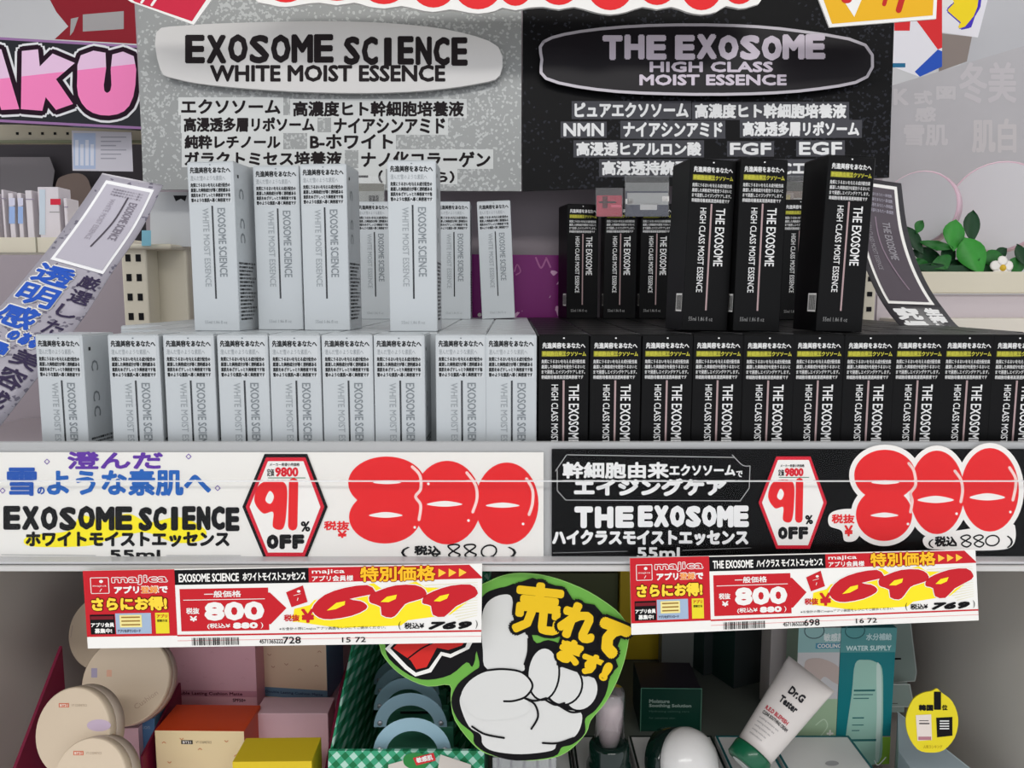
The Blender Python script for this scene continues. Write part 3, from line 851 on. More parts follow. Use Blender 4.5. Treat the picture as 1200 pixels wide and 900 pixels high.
b = MB(F1b); sv = M('silver_ink', (186, 176, 188), .35, .2)
b.text('THE', 705, 43, 782, 68, sv, 2, w=2.2, track=.24, jit=2); b.text('EXOSOME', 790, 43, 968, 68, sv, 2, w=2.3, track=.24, jit=2)
b.text('HIGH CLASS', 762, 73, 905, 84, sv, 2, w=.8); b.text('MOIST ESSENCE', 750, 88, 921, 99.5, sv, 2, w=.8)
b.build('plaque_lettering', o2)
b = MB(F1); st = C(66, 66, 72)
lines = [('ピュアエクソソーム', 674, 121, 806, 137), ('高濃度ヒト幹細胞培養液', 815, 122, 991, 138), ('NMN', 661, 145, 707, 159), ('ナイアシンアミド', 731, 144, 846, 160), ('高浸透多層リポソーム', 871, 143, 1006, 159),
         ('高浸透ヒアルロン酸', 676, 167, 821, 182), ('FGF', 856, 168, 903, 181), ('EGF', 937, 167, 986, 181), ('高浸透持続型ビタミンC（VCエチル）', 706, 189, 984, 205)]
for i, (t, x0, y0, x1, y1) in enumerate(lines): b.rect(x0 - 4, y0 - 2.5, x1 + 4, y1 + 2.5, st, .5 + .05 * i)
b.build('grey_strips', o2)
b = MB(F1)
for (t, x0, y0, x1, y1) in lines: b.text(t, x0, y0, x1, y1, CHALK, 2, w=.8)
b.build('ingredient_lettering', o2)

# big red balloon sign at the top, two corner tags
F2 = pf(.80, 0.0)
o = empty('banner_sign', F2(600, 10), 'white-edged red balloon-letter sign hanging over the two posters', 'sign')
b = MB(F2); lob = [(335, 330 - 330 + 6, 44), (395, 4, 46), (450, 8, 46), (508, 12, 42), (560, 14, 44), (604, 10, 34), (655, 9, 40), (715, 15, 42), (770, 9, 38), (822, 15, 38), (866, 8, 34)]
pts = [(293, -60), (293, -6)] + [q for (x, y, r) in lob for q in ((x - r * .45, y - 1), (x, y + 2), (x + r * .45, y - 1))] + [(895, -4), (900, -60)]
b.slab(smooth(pts, True, 2), .004, WHITE).build('white_board', o)
b = MB(F2)
for i, (x, y, r) in enumerate(lob): b.poly(ell(x, y - 30, r * .64, 27), INKRED, 1 + i * .05)
b.build('red_lettering', o)
o = empty('corner_tag', F2(200, 25), 'red tag with a white edge hanging over the silver poster corner', 'tag')
MB(F2).slab([(120, -20), (153, 2), (227, 29), (262, -20)], .002, WHITE).build('card', o)
b = MB(F2); b.poly([(128, -20), (158, 2), (225, 25), (255, -20)], C(200, 26, 60), 1); b.stroke([(166, 3), (172, -6)], 3, WHITE, 2); b.stroke([(178, 6), (186, -6)], 3, WHITE, 2); b.build('red_face', o)
o = empty('corner_tag', F2(1030, 20), 'yellow tag with white edge and red strokes hanging over the black poster corner', 'tag')
MB(F2).slab([(952, -20), (972, 32), (1097, 22), (1099, -20)], .002, WHITE).build('card', o)
b = MB(F2); b.poly([(958, -20), (975, 28), (1093, 18), (1095, -20)], C(232, 176, 20), 1); b.poly([(975, -20), (1001, 20), (1018, -20)], WHITE, 2); b.poly(ell(992, 0, 6, 4), C(200, 30, 30), 3)
b.stroke([(1036, 5), (1040, -10)], 5, C(190, 30, 20), 2); b.stroke([(1053, 12), (1060, -12)], 7, C(190, 30, 20), 2); b.build('yellow_face', o)

# purple panel between the white and black cartons
F3 = pf(.955, 0)
m_bkg.node_tree.nodes['Principled BSDF'].inputs['Specular IOR Level'].default_value = .13
m_pp = glitter('purple_panel', (132, 34, 118), (230, 180, 215), .25, .1, .012, 160)
o = empty('purple_display_board', F3(560, 400), 'glossy purple speckled board standing between the white and black cartons', 'board')
MB(F3).slab([(440, 297), (655, 299), (655, 420), (440, 420)], .004, m_pp).build('board', o)
b = MB(F3); q = C(196, 120, 176)
b.stroke([(603, 318), (606, 310), (610, 318), (605, 322)], 1.5, q, 1); b.stroke([(628, 302), (634, 314), (640, 303)], 2, q, 1); b.stroke([(640, 302), (645, 313)], 2, q, 1); b.stroke([(474, 310), (478, 324), (470, 340)], 1.6, q, 1)
b.poly(ell(562, 369, 2.4, 2.4, 0, 10), WHITE, 1); b.poly(ell(630, 378, 2, 2, 0, 10), WHITE, 1); b.build('pale_marks', o)
o = empty('purple_display_board', F3(212, 400), 'dark purple starry pack showing beside the slotted upright', 'board')
MB(F3).slab([(196, 297), (228, 296), (228, 410), (199, 410)], .004, glitter('dark_purple', (60, 24, 92), (190, 170, 210), .3, .1, .02, 200)).build('board', o)
MB(F3).stroke([(202, 372), (208, 356), (210, 372)], 1.2, C(200, 60, 110), 1).build('pink_marks', o)

# hanging clear packs behind the black cartons
def hang_pack(x0, x1, y0, y1, Y, col, label, pieces):
    F = flat(Y); o = empty('hanging_pack', P((x0 + x1) / 2, y0, Y), label, 'pack')
    if col: MB(F).slab(rect(x0 + 1, y0 + 3, x1 - 1, y1), .006, col).build('contents', o, bevel=.001)
    b = MB(F)
    for (a0, b0, a1, b1, m) in pieces: b.rect(a0, b0, a1, b1, m, 1)
    if pieces: b.build('front_print', o)
    MB(flat(Y - .004)).slab(rect(x0, y0 - 6, x1, y1), .0006, clear('pack_film_%d' % x0, gloss=.1, body=.04)).build('clear_film', o)


hang_pack(698, 730, 226, 254, .875, M('crimson_pack', (176, 26, 62), .3), 'crimson clear-wrapped pack hanging above the small black cartons', [(702, 236, 722, 238, BLACK), (706, 230, 712, 244, C(90, 10, 30)), (716, 240, 728, 243, C(220, 90, 120))])
hang_pack(732, 784, 212, 254, .875, M('navy_pack', (28, 36, 66), .4), 'navy and clear pack with white clips hanging beside the crimson one', [(733, 214, 784, 224, C(120, 122, 122)), (735, 226, 783, 240, C(170, 172, 172)), (750, 238, 770, 246, C(205, 205, 205)), (733, 233, 742, 239, WHITE), (776, 230, 784, 236, WHITE)])
hang_pack(913, 956, 212, 254, .866, M('tan_pack', (120, 104, 92), .4), 'clear pack with tan contents hanging between two black cartons', [(914, 226, 930, 252, C(150, 138, 130)), (930, 232, 953, 250, C(176, 172, 168)), (921, 228, 926, 236, C(205, 190, 120)), (915, 213, 952, 224, C(60, 58, 50))])
hang_pack(418, 451, 212, 244, .866, M('olive_grey_pack', (110, 108, 96), .4), 'clear pack with a dark clip hanging behind the white cartons', [(420, 224, 450, 238, C(150, 152, 148)), (432, 229, 444, 237, BLACK)])
o = MB(flat(.92)).slab(rect(176, 225, 224, 289), .004, M('white_sheet', (188, 190, 192), .4)).build('white_board')
tag(o, 'plain pale board seen between silver poster and cream bracket', 'board')
o = MB(flat(.90)).slab([(203, 229), (219, 229), (217, 236), (212, 233), (206, 236)], .003, BLACK).build('binder_clip')
tag(o, 'small black clip on the edge of the pale board', 'clip')
o = MB(flat(.88)).slab(rect(166, 270, 177, 288), .01, M('aqua_plastic', (130, 190, 208), .4)).build('cap_piece')
tag(o, 'little aqua plastic cap beside the silver strip', 'cap')


# ================================================================= CURVED STRIPS
def strip(L, R, Ys, name, label, cat):
    n = len(L)
    def pt(t, s, l=0.0):
        t = max(0, min(.9999, t)) * (n - 1); i = int(t); u = t - i
        g = lambda A, j: A[max(0, min(n - 1, j))]
        def cr(A):
            p0, p1, p2, p3 = (g(A, i - 1), g(A, i), g(A, i + 1), g(A, i + 2))
            return tuple(0.5 * (2 * p1[a] + (p2[a] - p0[a]) * u + (2 * p0[a] - 5 * p1[a] + 4 * p2[a] - p3[a]) * u * u + (3 * p1[a] - p0[a] - 3 * p2[a] + p3[a]) * u ** 3) for a in (0, 1))
        yy = Ys[i] * (1 - u) + Ys[min(n - 1, i + 1)] * u
        a, b = cr(L), cr(R)
        p = P(a[0] + (b[0] - a[0]) * s, a[1] + (b[1] - a[1]) * s, yy)
        return p + (CAM - p).normalized() * (l * .0005)
    # map: x in 0..100 across, y in 0..300 along
    return lambda x, y, l=0.0: pt(y / 300.0, x / 100.0, l)


def grid_band(F, x0, x1, y0, y1, m, l, nx=4, ny=60, mb=None, back=False):
    mb = mb or MB(F); k = mb._m(m); b = len(mb.v)
    for j in range(ny + 1):
        for i in range(nx + 1): mb.v.append(F(x0 + (x1 - x0) * i / nx, y0 + (y1 - y0) * j / ny, l))
    for j in range(ny):
        for i in range(nx):
            a = b + j * (nx + 1) + i; mb.fc.append((a, a + 1, a + nx + 2, a + nx + 1)); mb.mi.append(k); mb.sm.append(True)
    return mb


FS = strip([(120, 203), (88, 250), (52, 298), (12, 346), (-34, 398), (-80, 460)], [(191, 217), (166, 268), (131, 320), (98, 372), (52, 432), (-4, 505)], [.80, .77, .73, .69, .64, .585], '', '', '')
o = empty('shelf_strip', FS(50, 290), 'curved silver strip with blue lettering sweeping down beside the white cartons', 'sign strip')
m_ss = glitter('silver_strip', (176, 172, 184), (120, 116, 132), .3, .15, .12, 350)
s_o = grid_band(FS, 0, 100, 0, 300, m_ss, 0).build('strip', o); sm_ = s_o.modifiers.new('thick', 'SOLIDIFY'); sm_.thickness = .0006; sm_.offset = 0
b = grid_band(FS, 12, 90, 12, 124, M('strip_photo_edge', (246, 246, 248), .3), 3); grid_band(FS, 16, 86, 17, 120, M('strip_photo', (186, 182, 194), .35), 4, mb=b); b.build('printed_carton_picture', o)
b = MB(FS)
b.stroke([(58, 30), (57, 60), (50, 95)], 2.6, C(80, 74, 84), 5); b.text('EXOSOME SCIENCE', 64, 34, 76, 82, C(130, 124, 136), 5, w=.3, n=4, vert=True); b.text('WHITE MOIST ESSENCE', 34, 34, 42, 88, C(160, 154, 166), 5, vert=True)
for i in range(3): b.text('先進美容をあなたへ雪の', 30, 21 + i * 3.4, 78, 23.4 + i * 3.4, C(110, 104, 116), 5, res=1)
b.build('grey_print', o)
b = MB(FS); bu = C(36, 86, 190)
for t, x0, y0, x1, y1 in (('透', 6, 130, 56, 154), ('明', 6, 159, 54, 183), ('感', 4, 188, 50, 212), ('の', 34, 216, 46, 225), ('ある', 50, 214, 72, 226), ('雪', 2, 232, 46, 256), ('肌', 2, 260, 46, 286)):
    b.text(t, x0, y0, x1, y1, WHITE, 3, w=2.8); b.text(t, x0, y0, x1, y1, bu, 5, w=1.15)
b.build('blue_lettering', o)
b = MB(FS); dk = C(58, 50, 78)
for t, x0, y0, x1, y1 in (('厳', 66, 131, 94, 147), ('選', 66, 151, 94, 167), ('し', 64, 172, 90, 186), ('た', 64, 192, 88, 208), ('美', 56, 230, 90, 246), ('容', 56, 249, 90, 264), ('成', 56, 267, 88, 280), ('分', 56, 283, 88, 296)):
    b.text(t, x0, y0, x1, y1, dk, 3, w=.45)
b.build('dark_lettering', o)
FB = strip([(1000, 207), (1001, 262), (1014, 312), (1036, 358), (1066, 391), (1110, 407)], [(1056, 215), (1064, 272), (1080, 320), (1104, 360), (1136, 391), (1206, 407)], [.80, .79, .77, .74, .69, .66], '', '', '')
o = empty('shelf_strip', FB(50, 290), 'curved black strip with white lettering draped down onto the black cartons', 'sign strip')
s_o = grid_band(FB, 0, 100, 0, 300, M('charcoal_strip', (54, 52, 56), .3, noise=.1, scale=200), 0).build('strip', o); sm_ = s_o.modifiers.new('thick', 'SOLIDIFY'); sm_.thickness = .0006; sm_.offset = 0
b = grid_band(FB, 10, 90, 8, 176, WHITE, 3); grid_band(FB, 15, 84, 13, 171, M('strip_photo_dark', (84, 76, 84), .35), 4, mb=b); b.build('printed_carton_picture', o)
b = MB(FB)
b.stroke([(42, 48), (44, 90), (62, 150)], 2.2, C(140, 122, 136), 5); b.text('THE EXOSOME', 54, 52, 68, 104, C(150, 146, 152), 5, w=.3, n=4, vert=True); b.text('HIGH CLASS MOIST ESSENCE', 24, 52, 32, 122, C(150, 146, 152), 5, vert=True)
for i in range(4): b.text('先進美容をあなたへ幹細胞', 24, 20 + i * 6, 78, 24 + i * 6, C(180, 176, 190), 5, res=1)
b.build('grey_print', o)
b = MB(FB)
for t, x0, y0, x1, y1, w_ in (('究', 12, 184, 52, 205, 2.0), ('極', 12, 210, 52, 232, 2.0), ('生', 64, 184, 90, 196, 1.5), ('搾', 64, 199, 90, 212, 1.5), ('し', 66, 216, 88, 224, 1.4), ('い', 66, 228, 88, 236, 1.4)):
    b.text(t, x0, y0, x1, y1, CHALK, 3, w=w_)
b.build('white_lettering', o)

# ================================================================= NEIGHBOUR BAY (silver side)
def tb(name, pts, th, m, Y, label, cat, group=None, bevel=0.0):
    o = MB(flat(Y)).slab(pts, th, m).build(name, bevel=bevel); return tag(o, label, cat, group)


Fn = flat(1.12)
ns = empty('neighbour_shelf', P(60, 300, 1.12), 'cream shelf of the neighbouring bay with a perforated rail above it', 'shelf')
a = P(-200, 300, 1.10); c_ = P(178, 284, 1.10)
MB().box(-1.4, c_.x, 1.0, 1.40, a.z, c_.z, m_cream).build('shelf_board', ns, bevel=.002)
MB().box(-1.4, P(178, 0, 1.10).x, .9995, 1.0, a.z, c_.z, m_cream).build('front_strip', ns)
MB().box(P(23.2, 0, 1.0).x, P(24.4, 0, 1.0).x, .998, .9994, a.z, c_.z, C(150, 146, 130)).build('strip_joint', ns)
top = P(0, 143, 1.3).z
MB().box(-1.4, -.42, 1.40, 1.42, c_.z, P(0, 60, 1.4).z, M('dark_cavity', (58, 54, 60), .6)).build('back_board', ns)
r0, r1 = P(0, 165, 1.25), P(0, 146, 1.25)
b = MB().box(-1.4, -.5, 1.25, 1.28, r0.z, r1.z, M('rail_cream', (176, 168, 150), .4)); b.build('perforated_rail', ns)
b = MB()
for i in range(14): b.poly(ell(0, 0, 1, 1), BLACK) if False else b.box(P(8 + i * 15, 0, 1.25).x, P(11 + i * 15, 0, 1.25).x, 1.2493, 1.25, P(0, 158, 1.25).z, P(0, 155, 1.25).z, BLACK)
b.build('rail_hole', ns, kind='stuff')
MB().box(-1.4, -.5, 1.245, 1.25, P(0, 168, 1.25).z, r0.z, M('rail_green', (120, 124, 100), .4)).build('green_edge', ns)
# faint grey printed backdrop boards behind the packs
o = MB(flat(1.38)).slab([(0, 184), (58, 184), (64, 200), (60, 230), (0, 230)], .004, M('grey_print_board', (120, 116, 122), .5)).build('back_card'); tag(o, 'dull grey card leaning at the back of the neighbouring shelf', 'card')
o = MB(flat(1.36)).slab(smooth([(66, 214), (74, 206), (92, 203), (104, 212), (108, 240), (100, 280), (72, 280), (64, 240)], True, 3), .004, M('taupe_print', (126, 110, 104), .5)).build('picture_card'); tag(o, 'taupe picture card standing behind the small packs', 'card')
pk = [(-14, -2, 226), (1, 8, 222), (9, 19, 226), (19.5, 28.5, 226), (29, 41, 223), (43.5, 72, 219), (74, 81, 232)]
nm = ['half-hidden white pack', 'white pack with a round top', 'lilac-blue striped pack', 'second lilac-blue striped pack', 'white slim pack with dark edge', 'wide white box with a red label', 'narrow white tube']
for i, (x0, x1, y0) in enumerate(pk):
    Y = 1.06; q0 = P(x0, y0, Y); q1 = P(x1, 284, Y)
    o = empty('cosmetics_pack', (q0.x, Y, c_.z), nm[i] + ' on the neighbouring cream shelf', 'pack')
    MB().box(q0.x, q1.x, Y, Y + .03, c_.z + .0003, q0.z, M('pack_white', (214, 208, 214), .4)).build('carton', o, bevel=.001)
    Fp = flat(Y - .0003); b = MB(Fp)
    if i in (2, 3): b.rect(x0 + 1.5, y0 + 16, x1 - 1.5, 262, C(150, 176, 222), 1); b.rect(x0 + 1.5, y0 + 6, x1 - 1.5, y0 + 15, C(206, 206, 226), 1); b.build('blue_print', o)
    elif i == 5: b.rect(59, 233, 71, 240, C(206, 36, 62), 1); b.rect(46, 222, 53, 275, C(196, 208, 220), 1); b.rect(58, 248, 70, 249, C(150, 150, 150), 1); b.build('red_label', o)
    else: b.rect(x0 + 1, y0 + 10, x1 - 1, y0 + 11.2, C(150, 140, 160), 1); b.build('fine_print', o)
o = empty('info_card', P(119, 203, 1.2), 'white and pale blue information card hanging under the perforated rail', 'card')
Fi = flat(1.2)
MB(Fi).slab([(84, 153), (154, 155), (156, 201), (85, 200)], .001, M('info_white', (206, 204, 214), .4)).build('card', o)
b = MB(Fi); b.rect(86, 156, 112, 198, C(176, 192, 222), 1)
for i in range(4): b.rect(88 + i * 6, 164 + (i % 2) * 5, 92 + i * 6, 194, C(218, 222, 236), 2)
for i in range(6): b.rect(118, 160 + i * 5, 148 - (i % 3) * 6, 161.4 + i * 5, C(160, 160, 172), 1)
b.build('print', o)
# pink graffiti-letter sign
Fa = plane(P(80, 95, 1.15), (0.02, -1, 0))
o = empty('letter_sign', Fa(80, 148), 'black sign with big pink outlined letters over the neighbouring shelf', 'sign')
MB(Fa).slab([(-60, 40), (176, 54), (176, 152), (-60, 140)], .012, M('sign_black', (22, 24, 32), .35)).build('board', o)
b = MB(Fa); lil = C(150, 110, 160)
b.poly([(-60, 40), (176, 54), (176, 57), (-60, 43)], lil, 1); b.poly([(-60, 137), (176, 149), (176, 152), (-60, 140)], lil, 1); b.build('lilac_border', o)
letters = [[(-40, 128), (-16, 56), (2, 58), (23, 128), (2, 129), (-2, 116), (-16, 114), (-20, 128)],
           [(26, 60), (45, 58), (47, 78), (62, 63), (88, 74), (66, 93), (86, 122), (66, 129), (54, 114), (50, 130), (25, 128)],
           smooth([(95, 65), (124, 62), (122, 100), (124, 108), (128, 108), (131, 100), (132, 64), (157, 66), (159, 100), (152, 124), (138, 134), (118, 135), (102, 128), (92, 112), (91, 90)], True, 2)]
b = MB(Fa)
for q in letters: b.fat(q, 8.5, C(226, 226, 230), 2, 12); b.fat(q, 5.8, C(34, 12, 30), 4, 12)
b.build('outline', o)
b = MB(Fa)
for q in letters:
    b.poly(q, C(232, 196, 226), 7); qq = clip_below(q, lambda x: 97 - (x + 40) * .11)
    if len(qq) > 2: b.poly(qq, C(246, 132, 190), 8)
b.build('pink_letters', o)
# dark red shape sign above
Fr = flat(1.7)
o = empty('ceiling_sign', Fr(110, 40), 'dark red and grey hanging sign high over the pink-letter sign', 'sign')
MB(Fr).slab([(48, -20), (66, 14), (80, 31), (64, 46), (170, 52), (170, -20)], .01, M('dark_red_board', (150, 16, 36), .4)).build('board', o)
b = MB(Fr); gy = C(176, 172, 172); b.poly([(97, 17), (145, 13), (145, 34), (97, 37)], gy, 1); b.poly([(83, 22), (92, 20), (86, 37), (82, 42)], gy, 1); b.build('grey_marks', o)

# ================================================================= NEIGHBOUR BAY (black side)
q0, q1 = P(1074, 344, .99), P(1074, 319, .99)
ns = empty('neighbour_shelf', (q0.x + .2, 1.1, q0.z), 'cream shelf ledge carrying the artificial plant and round mirrors', 'shelf')
MB().box(q0.x - .03, 1.5, .962, 1.3, q0.z, q1.z, m_cream).build('shelf_board', ns, bevel=.002)
MB().box(P(1060, 0, .95).x, 1.4, .93, .9695, P(0, 400, .94).z, P(0, 373, .94).z, M('cream_ledge', (222, 216, 204), .4)).build('lower_ledge', ns, bevel=.001)
shz = q1.z
# frosted panel
m_fr = M('frosted_acrylic', (186, 184, 188), .35, noise=.06, scale=18, alpha=.86)
o = empty('frosted_panel', P(1120, 320, 1.20), 'frosted translucent panel with faint lettering behind the mirrors', 'panel')
FF = plane(P(1045, 250, 1.27), (-.35, -1, 0))
MB(FF).slab([(1030, 104), (1046, 100), (1260, 36), (1260, 316), (1030, 316)], .004, m_fr).build('sheet', o)
b = MB(FF); fp = C(190, 187, 190, .4)
b.text('K', 1048, 105, 1064, 122, fp, 1, w=1.2); b.text('式', 1072, 107, 1092, 122, fp, 1, w=.9); b.text('図', 1098, 102, 1119, 116, fp, 1, w=.9); b.text('感', 1073, 126, 1096, 142, fp, 1, w=.9)
b.text('雪肌', 1060, 147, 1110, 170, fp, 1, w=.9); b.text('冬美', 1125, 74, 1190, 120, C(189, 185, 189, .4), 1, w=1.2); b.text('肌白', 1140, 140, 1190, 178, C(190, 186, 188, .4), 1, w=1.2)
b.build('faint_lettering', o)
# round mirrors
for (cx, cy, rx, ry, Y, lab) in ((1077, 245, 29, 43, 1.04, 'smaller round vanity mirror with a pink rim, half behind the black strip'), (1170, 243, 44, 52, 1.06, 'larger round vanity mirror with a pink rim beside the white flower')):
    c0 = P(cx, cy, Y); o = empty('round_mirror', (c0.x, Y, shz), lab, 'mirror'); n = Vector((-1.0 if rx < 40 else -.75, -1, .12)).normalized()
    R_ = ry / FPX * Y
    MB().lathe([(R_, -.010), (R_ * 1.0, .004), (R_ * .97, .006)], M('pink_rim', (208, 176, 190), .3), c0, n).build('rim', o)
    MB().lathe([(R_ * .955, .0062), (R_ * .955, .0072)], M('mirror_face', (206, 204, 208), .3, .1), c0, n).build('mirror_face', o)
    MB().box(c0.x - .012, c0.x + .012, Y - .005, Y + .03, shz + .0003, c0.z - R_ * .93, M('mirror_stand', (220, 218, 220), .3)).build('stand', o)
# plant
lf_ms = [M('leaf_green', (54, 142, 52), .4, noise=.25, scale=90), M('leaf_dark', (24, 62, 34), .45, noise=.25, scale=90), M('leaf_mid', (38, 104, 42), .4, noise=.25, scale=90)]
po = empty('artificial_plant', P(1120, 320, 1.0), 'artificial trailing plant with round glossy green leaves on the cream ledge', 'plant')
bx = P(1120, 318, .985)
MB().box(P(1068, 0, .985).x, P(1196, 0, .985).x, .975, 1.0, shz + .0003, shz + .008, lf_ms[1]).build('stem', po)


def leaf(cx, cy, wpx, hpx, ang, Y, m, tilt=.3):
    a = math.radians(ang); b = MB(); k = b._m(m); n = 8
    c0 = P(cx, cy, Y); s_ = Y / FPX
    for i in range(n + 1):
        t = i / n; wd = math.sin(math.pi * t ** .8) * .5 * wpx
        for j in (-1, 0, 1):
            u = j * wd; v = (t - .5) * hpx; x = u * math.cos(a) - v * math.sin(a); y = u * math.sin(a) + v * math.cos(a)
            b.v.append(Vector((c0.x + x * s_, c0.y - tilt * (t - .5) * hpx * s_ * 1.0 - abs(j) * .002 + .003 * math.sin(t * 3), c0.z - y * s_)))
    for i in range(n):
        for j in (0, 1):
            p = i * 3 + j; b.fc.append((p, p + 1, p + 4, p + 3)); b.mi.append(k); b.sm.append(True)
    o = b.build('leaf', po); md = o.modifiers.new('t', 'SOLIDIFY'); md.thickness = .0006


for q in [(1118, 276, 26, 38, 10, .985, 0), (1139, 266, 20, 40, 8, .99, 1), (1140, 300, 34, 46, -20, .975, 0), (1110, 300, 22, 24, 60, .985, 1), (1086, 300, 34, 22, 15, .99, 1), (1072, 282, 16, 36, -25, .985, 1),
          (1098, 288, 40, 12, 10, .98, 2), (1160, 302, 18, 34, 80, .98, 2), (1125, 312, 60, 16, 5, .985, 1), (1160, 314, 34, 14, 0, .98, 1), (1191, 312, 20, 24, 20, .985, 2), (1092, 314, 40, 12, 0, .975, 1), (1077, 266, 12, 18, 30, .99, 2),
          (1104, 308, 26, 18, -30, .975, 2), (1172, 298, 14, 22, 50, .99, 1), (1076, 310, 24, 16, 0, .98, 2), (1198, 300, 14, 30, -20, .985, 1)]:
    leaf(q[0], q[1], q[2], q[3], q[4], q[5], lf_ms[q[6]])
fc_ = P(1174, 314, .968)
fo = empty('silk_flower', fc_, 'small white silk flower with a yellow centre among the leaves', 'flower')
for i in range(5):
    a = 2 * math.pi * i / 5 + .3
    b = MB(); c1 = fc_ + Vector((math.cos(a), 0, math.sin(a))) * .0085
    b.lathe([(0.0001, -.001), (.0045, -.0006), (.0062, .0008), (.004, .001), (.0001, .0006)], M('petal', (236, 232, 226), .5), c1, (math.cos(a) * .3, -1, math.sin(a) * .3), 12); b.build('petal', fo)
MB().lathe([(.0045, -.001), (.004, .0025), (.0001, .0035)], M('flower_centre', (214, 176, 50), .6), fc_, (0, -1, 0), 12).build('flower_centre', fo)
# far signs
Fg = flat(1.9)
o = empty('far_sign', Fg(1075, 80), 'red, white and blue arrow-patterned sign beyond the black poster', 'sign')
MB(Fg).slab([(1040, -10), (1104, -10), (1104, 78), (1078, 90), (1040, 76)], .01, M('sign_white', (236, 234, 240), .5)).build('board', o)
b = MB(Fg); b.poly([(1048, 20), (1067, 22), (1066, 36), (1048, 36)], C(226, 44, 48), 1); b.poly([(1074, 24), (1096, 22), (1097, -10), (1104, -10), (1104, 56), (1099, 58)], C(226, 44, 48), 1); b.poly([(1099, 58), (1104, 60), (1104, 78), (1078, 90), (1072, 84)], C(36, 84, 190), 1); b.rect(1046, 74, 1061, 79, C(30, 110, 150), 1)
b.build('red_and_blue_pattern', o)
o = empty('far_sign', Fg(1130, 40), 'white sign with yellow burst edged in blue beside the red and blue one', 'sign')
Fg2 = flat(1.95)
MB(Fg2).slab([(1104, -10), (1160, -10), (1146, 44), (1104, 38)], .01, M('sign_white', (236, 234, 240), .5)).build('board', o)
b = MB(Fg2); b.fat([(1112, -8), (1120, 4), (1112, 12), (1128, 26), (1126, 32), (1136, 30), (1140, 18), (1146, 8), (1148, -8)], 3, C(70, 50, 190), 1, 8); b.fat([(1112, -8), (1120, 4), (1112, 12), (1128, 26), (1124, 32), (1130, 30), (1140, 18), (1144, 8), (1146, -8)], 1.5, C(252, 222, 30), 3, 8)
b.fat([(1106, -8), (1116, 2), (1106, 8)], 2, WHITE, 5, 6); b.build('yellow_burst', o)
o = MB(flat(1.92)).slab([(1102, 39), (1139, 43), (1133, 72), (1100, 84)], .05, M('taupe_block', (142, 130, 124), .6)).build('far_block'); tag(o, 'taupe block beyond the top edge of the frosted panel', 'block')
o = MB(flat(2.1)).slab([(1144, -40), (1300, -40), (1300, 110), (1120, 110)], .02, M('grey_far_board', (184, 184, 188), .6)).build('hanging_board'); tag(o, 'plain grey board high behind the frosted panel', 'board')

# ================================================================= LOWER SHELF, cushion compacts and boxes
pk_ = M('pink_tray', (230, 192, 202), .5, noise=.03, scale=40); mr = M('maroon_edge', (120, 26, 56), .45); cr_ = M('cream_compact', (214, 196, 172), .35, noise=.02)
tr = empty('display_tray', (-.25, .7, Zl), 'pink card display tray with maroon edges holding cushion compacts and boxes', 'tray')
zs = P(250, 829, .755).z      # step that the rear boxes stand on
MB().box(-.402, -.161, .735, .90, Zl + .0005, zs, pk_).build('rear_step', tr)
MB().box(-.402, -.161, .56, .735, Zl + .0005, Zl + .004, pk_).build('tray_floor', tr)


def sidewall(x, th, pts, m, name='side_wall'):
    b = MB(lambda u, v, l=0.0: Vector((x + l * .00012, u, v))); b.slab(pts, th, m).build(name, tr)


z1 = P(17, 900, .605).z; z2 = P(78, 757, .68).z; ze = Zl + .001
sidewall(-.4035, .0025, [(.56, ze), (.56, z1 - .045), (.605, z1), (.68, z2), (.68, ze)], mr)
sidewall(-.158, .0025, [(.60, ze), (.60, Zl + .05), (.70, zs + .05), (.90, zs + .09), (.90, ze)], mr)
sidewall(-.323, .002, [(.652, ze), (.652, P(180, 880, .66).z), (.735, P(232, 800, .735).z), (.735, ze)], mr, 'divider')
# sloped pink backing that the compacts lean on
b = MB(); ks = b._m(pk_)
for (y, z) in ((.7315, Zl + .006), (.7330, zs + .03)):
    for x in (-.402, -.327): b.v.append(Vector((x, y, z)))
for (y, z) in ((.7325, Zl + .006), (.7340, zs + .03)):
    for x in (-.402, -.327): b.v.append(Vector((x, y, z)))
for q in ((0, 1, 3, 2), (4, 6, 7, 5), (0, 4, 5, 1), (2, 3, 7, 6), (0, 2, 6, 4), (1, 5, 7, 3)): b.fc.append(q); b.mi.append(ks); b.sm.append(False)
b.build('sloped_back', tr)


def compact(cx, cy, r, Y, label, nv, parts, grp='round cushion compacts in the pink tray'):
    c0 = P(cx, cy, Y); n = Vector(nv).normalized(); R_ = r / FPX * (c0 - CAM).dot(FW)
    o = empty('cushion_compact', c0, label, 'compact', grp)
    MB().lathe([(R_ * .9, -.020), (R_, -.0185), (R_, -.0095), (R_ * .985, -.0088)], M('compact_base', (196, 180, 164), .35), c0, n, 48).build('base', o)
    MB().lathe([(R_ * .985, -.0086), (R_ * 1.0, -.0078), (R_ * 1.0, -.0015), (R_ * .97, 0)], cr_, c0, n, 48).build('lid', o)
    F = plane(c0, n); parts(MB(F), cx, cy, r).build('lid_print', o)
    bz = c0.z - R_ * 1.0 - .010; by = c0.y + .0195 - R_ * .33
    MB().box(c0.x - .012, c0.x + .006, by - .001, by + .007, Zl + .0045, bz, pk_).build('riser', tr)
    return o


def pr_tag(b, x, y, m, s=1.0, rot=0):
    b.rect(x, y, x + 12 * s, y + 5 * s, m, 1); b.text('BT21', x + 1.5 * s, y + 1.2 * s, x + 10.5 * s, y + 4 * s, C(235, 215, 200), 2, w=.2, n=4); b.text('VT COSMETICS', x + 15 * s, y + 1.2 * s, x + 33 * s, y + 4 * s, C(170, 150, 130), 1)
    return b


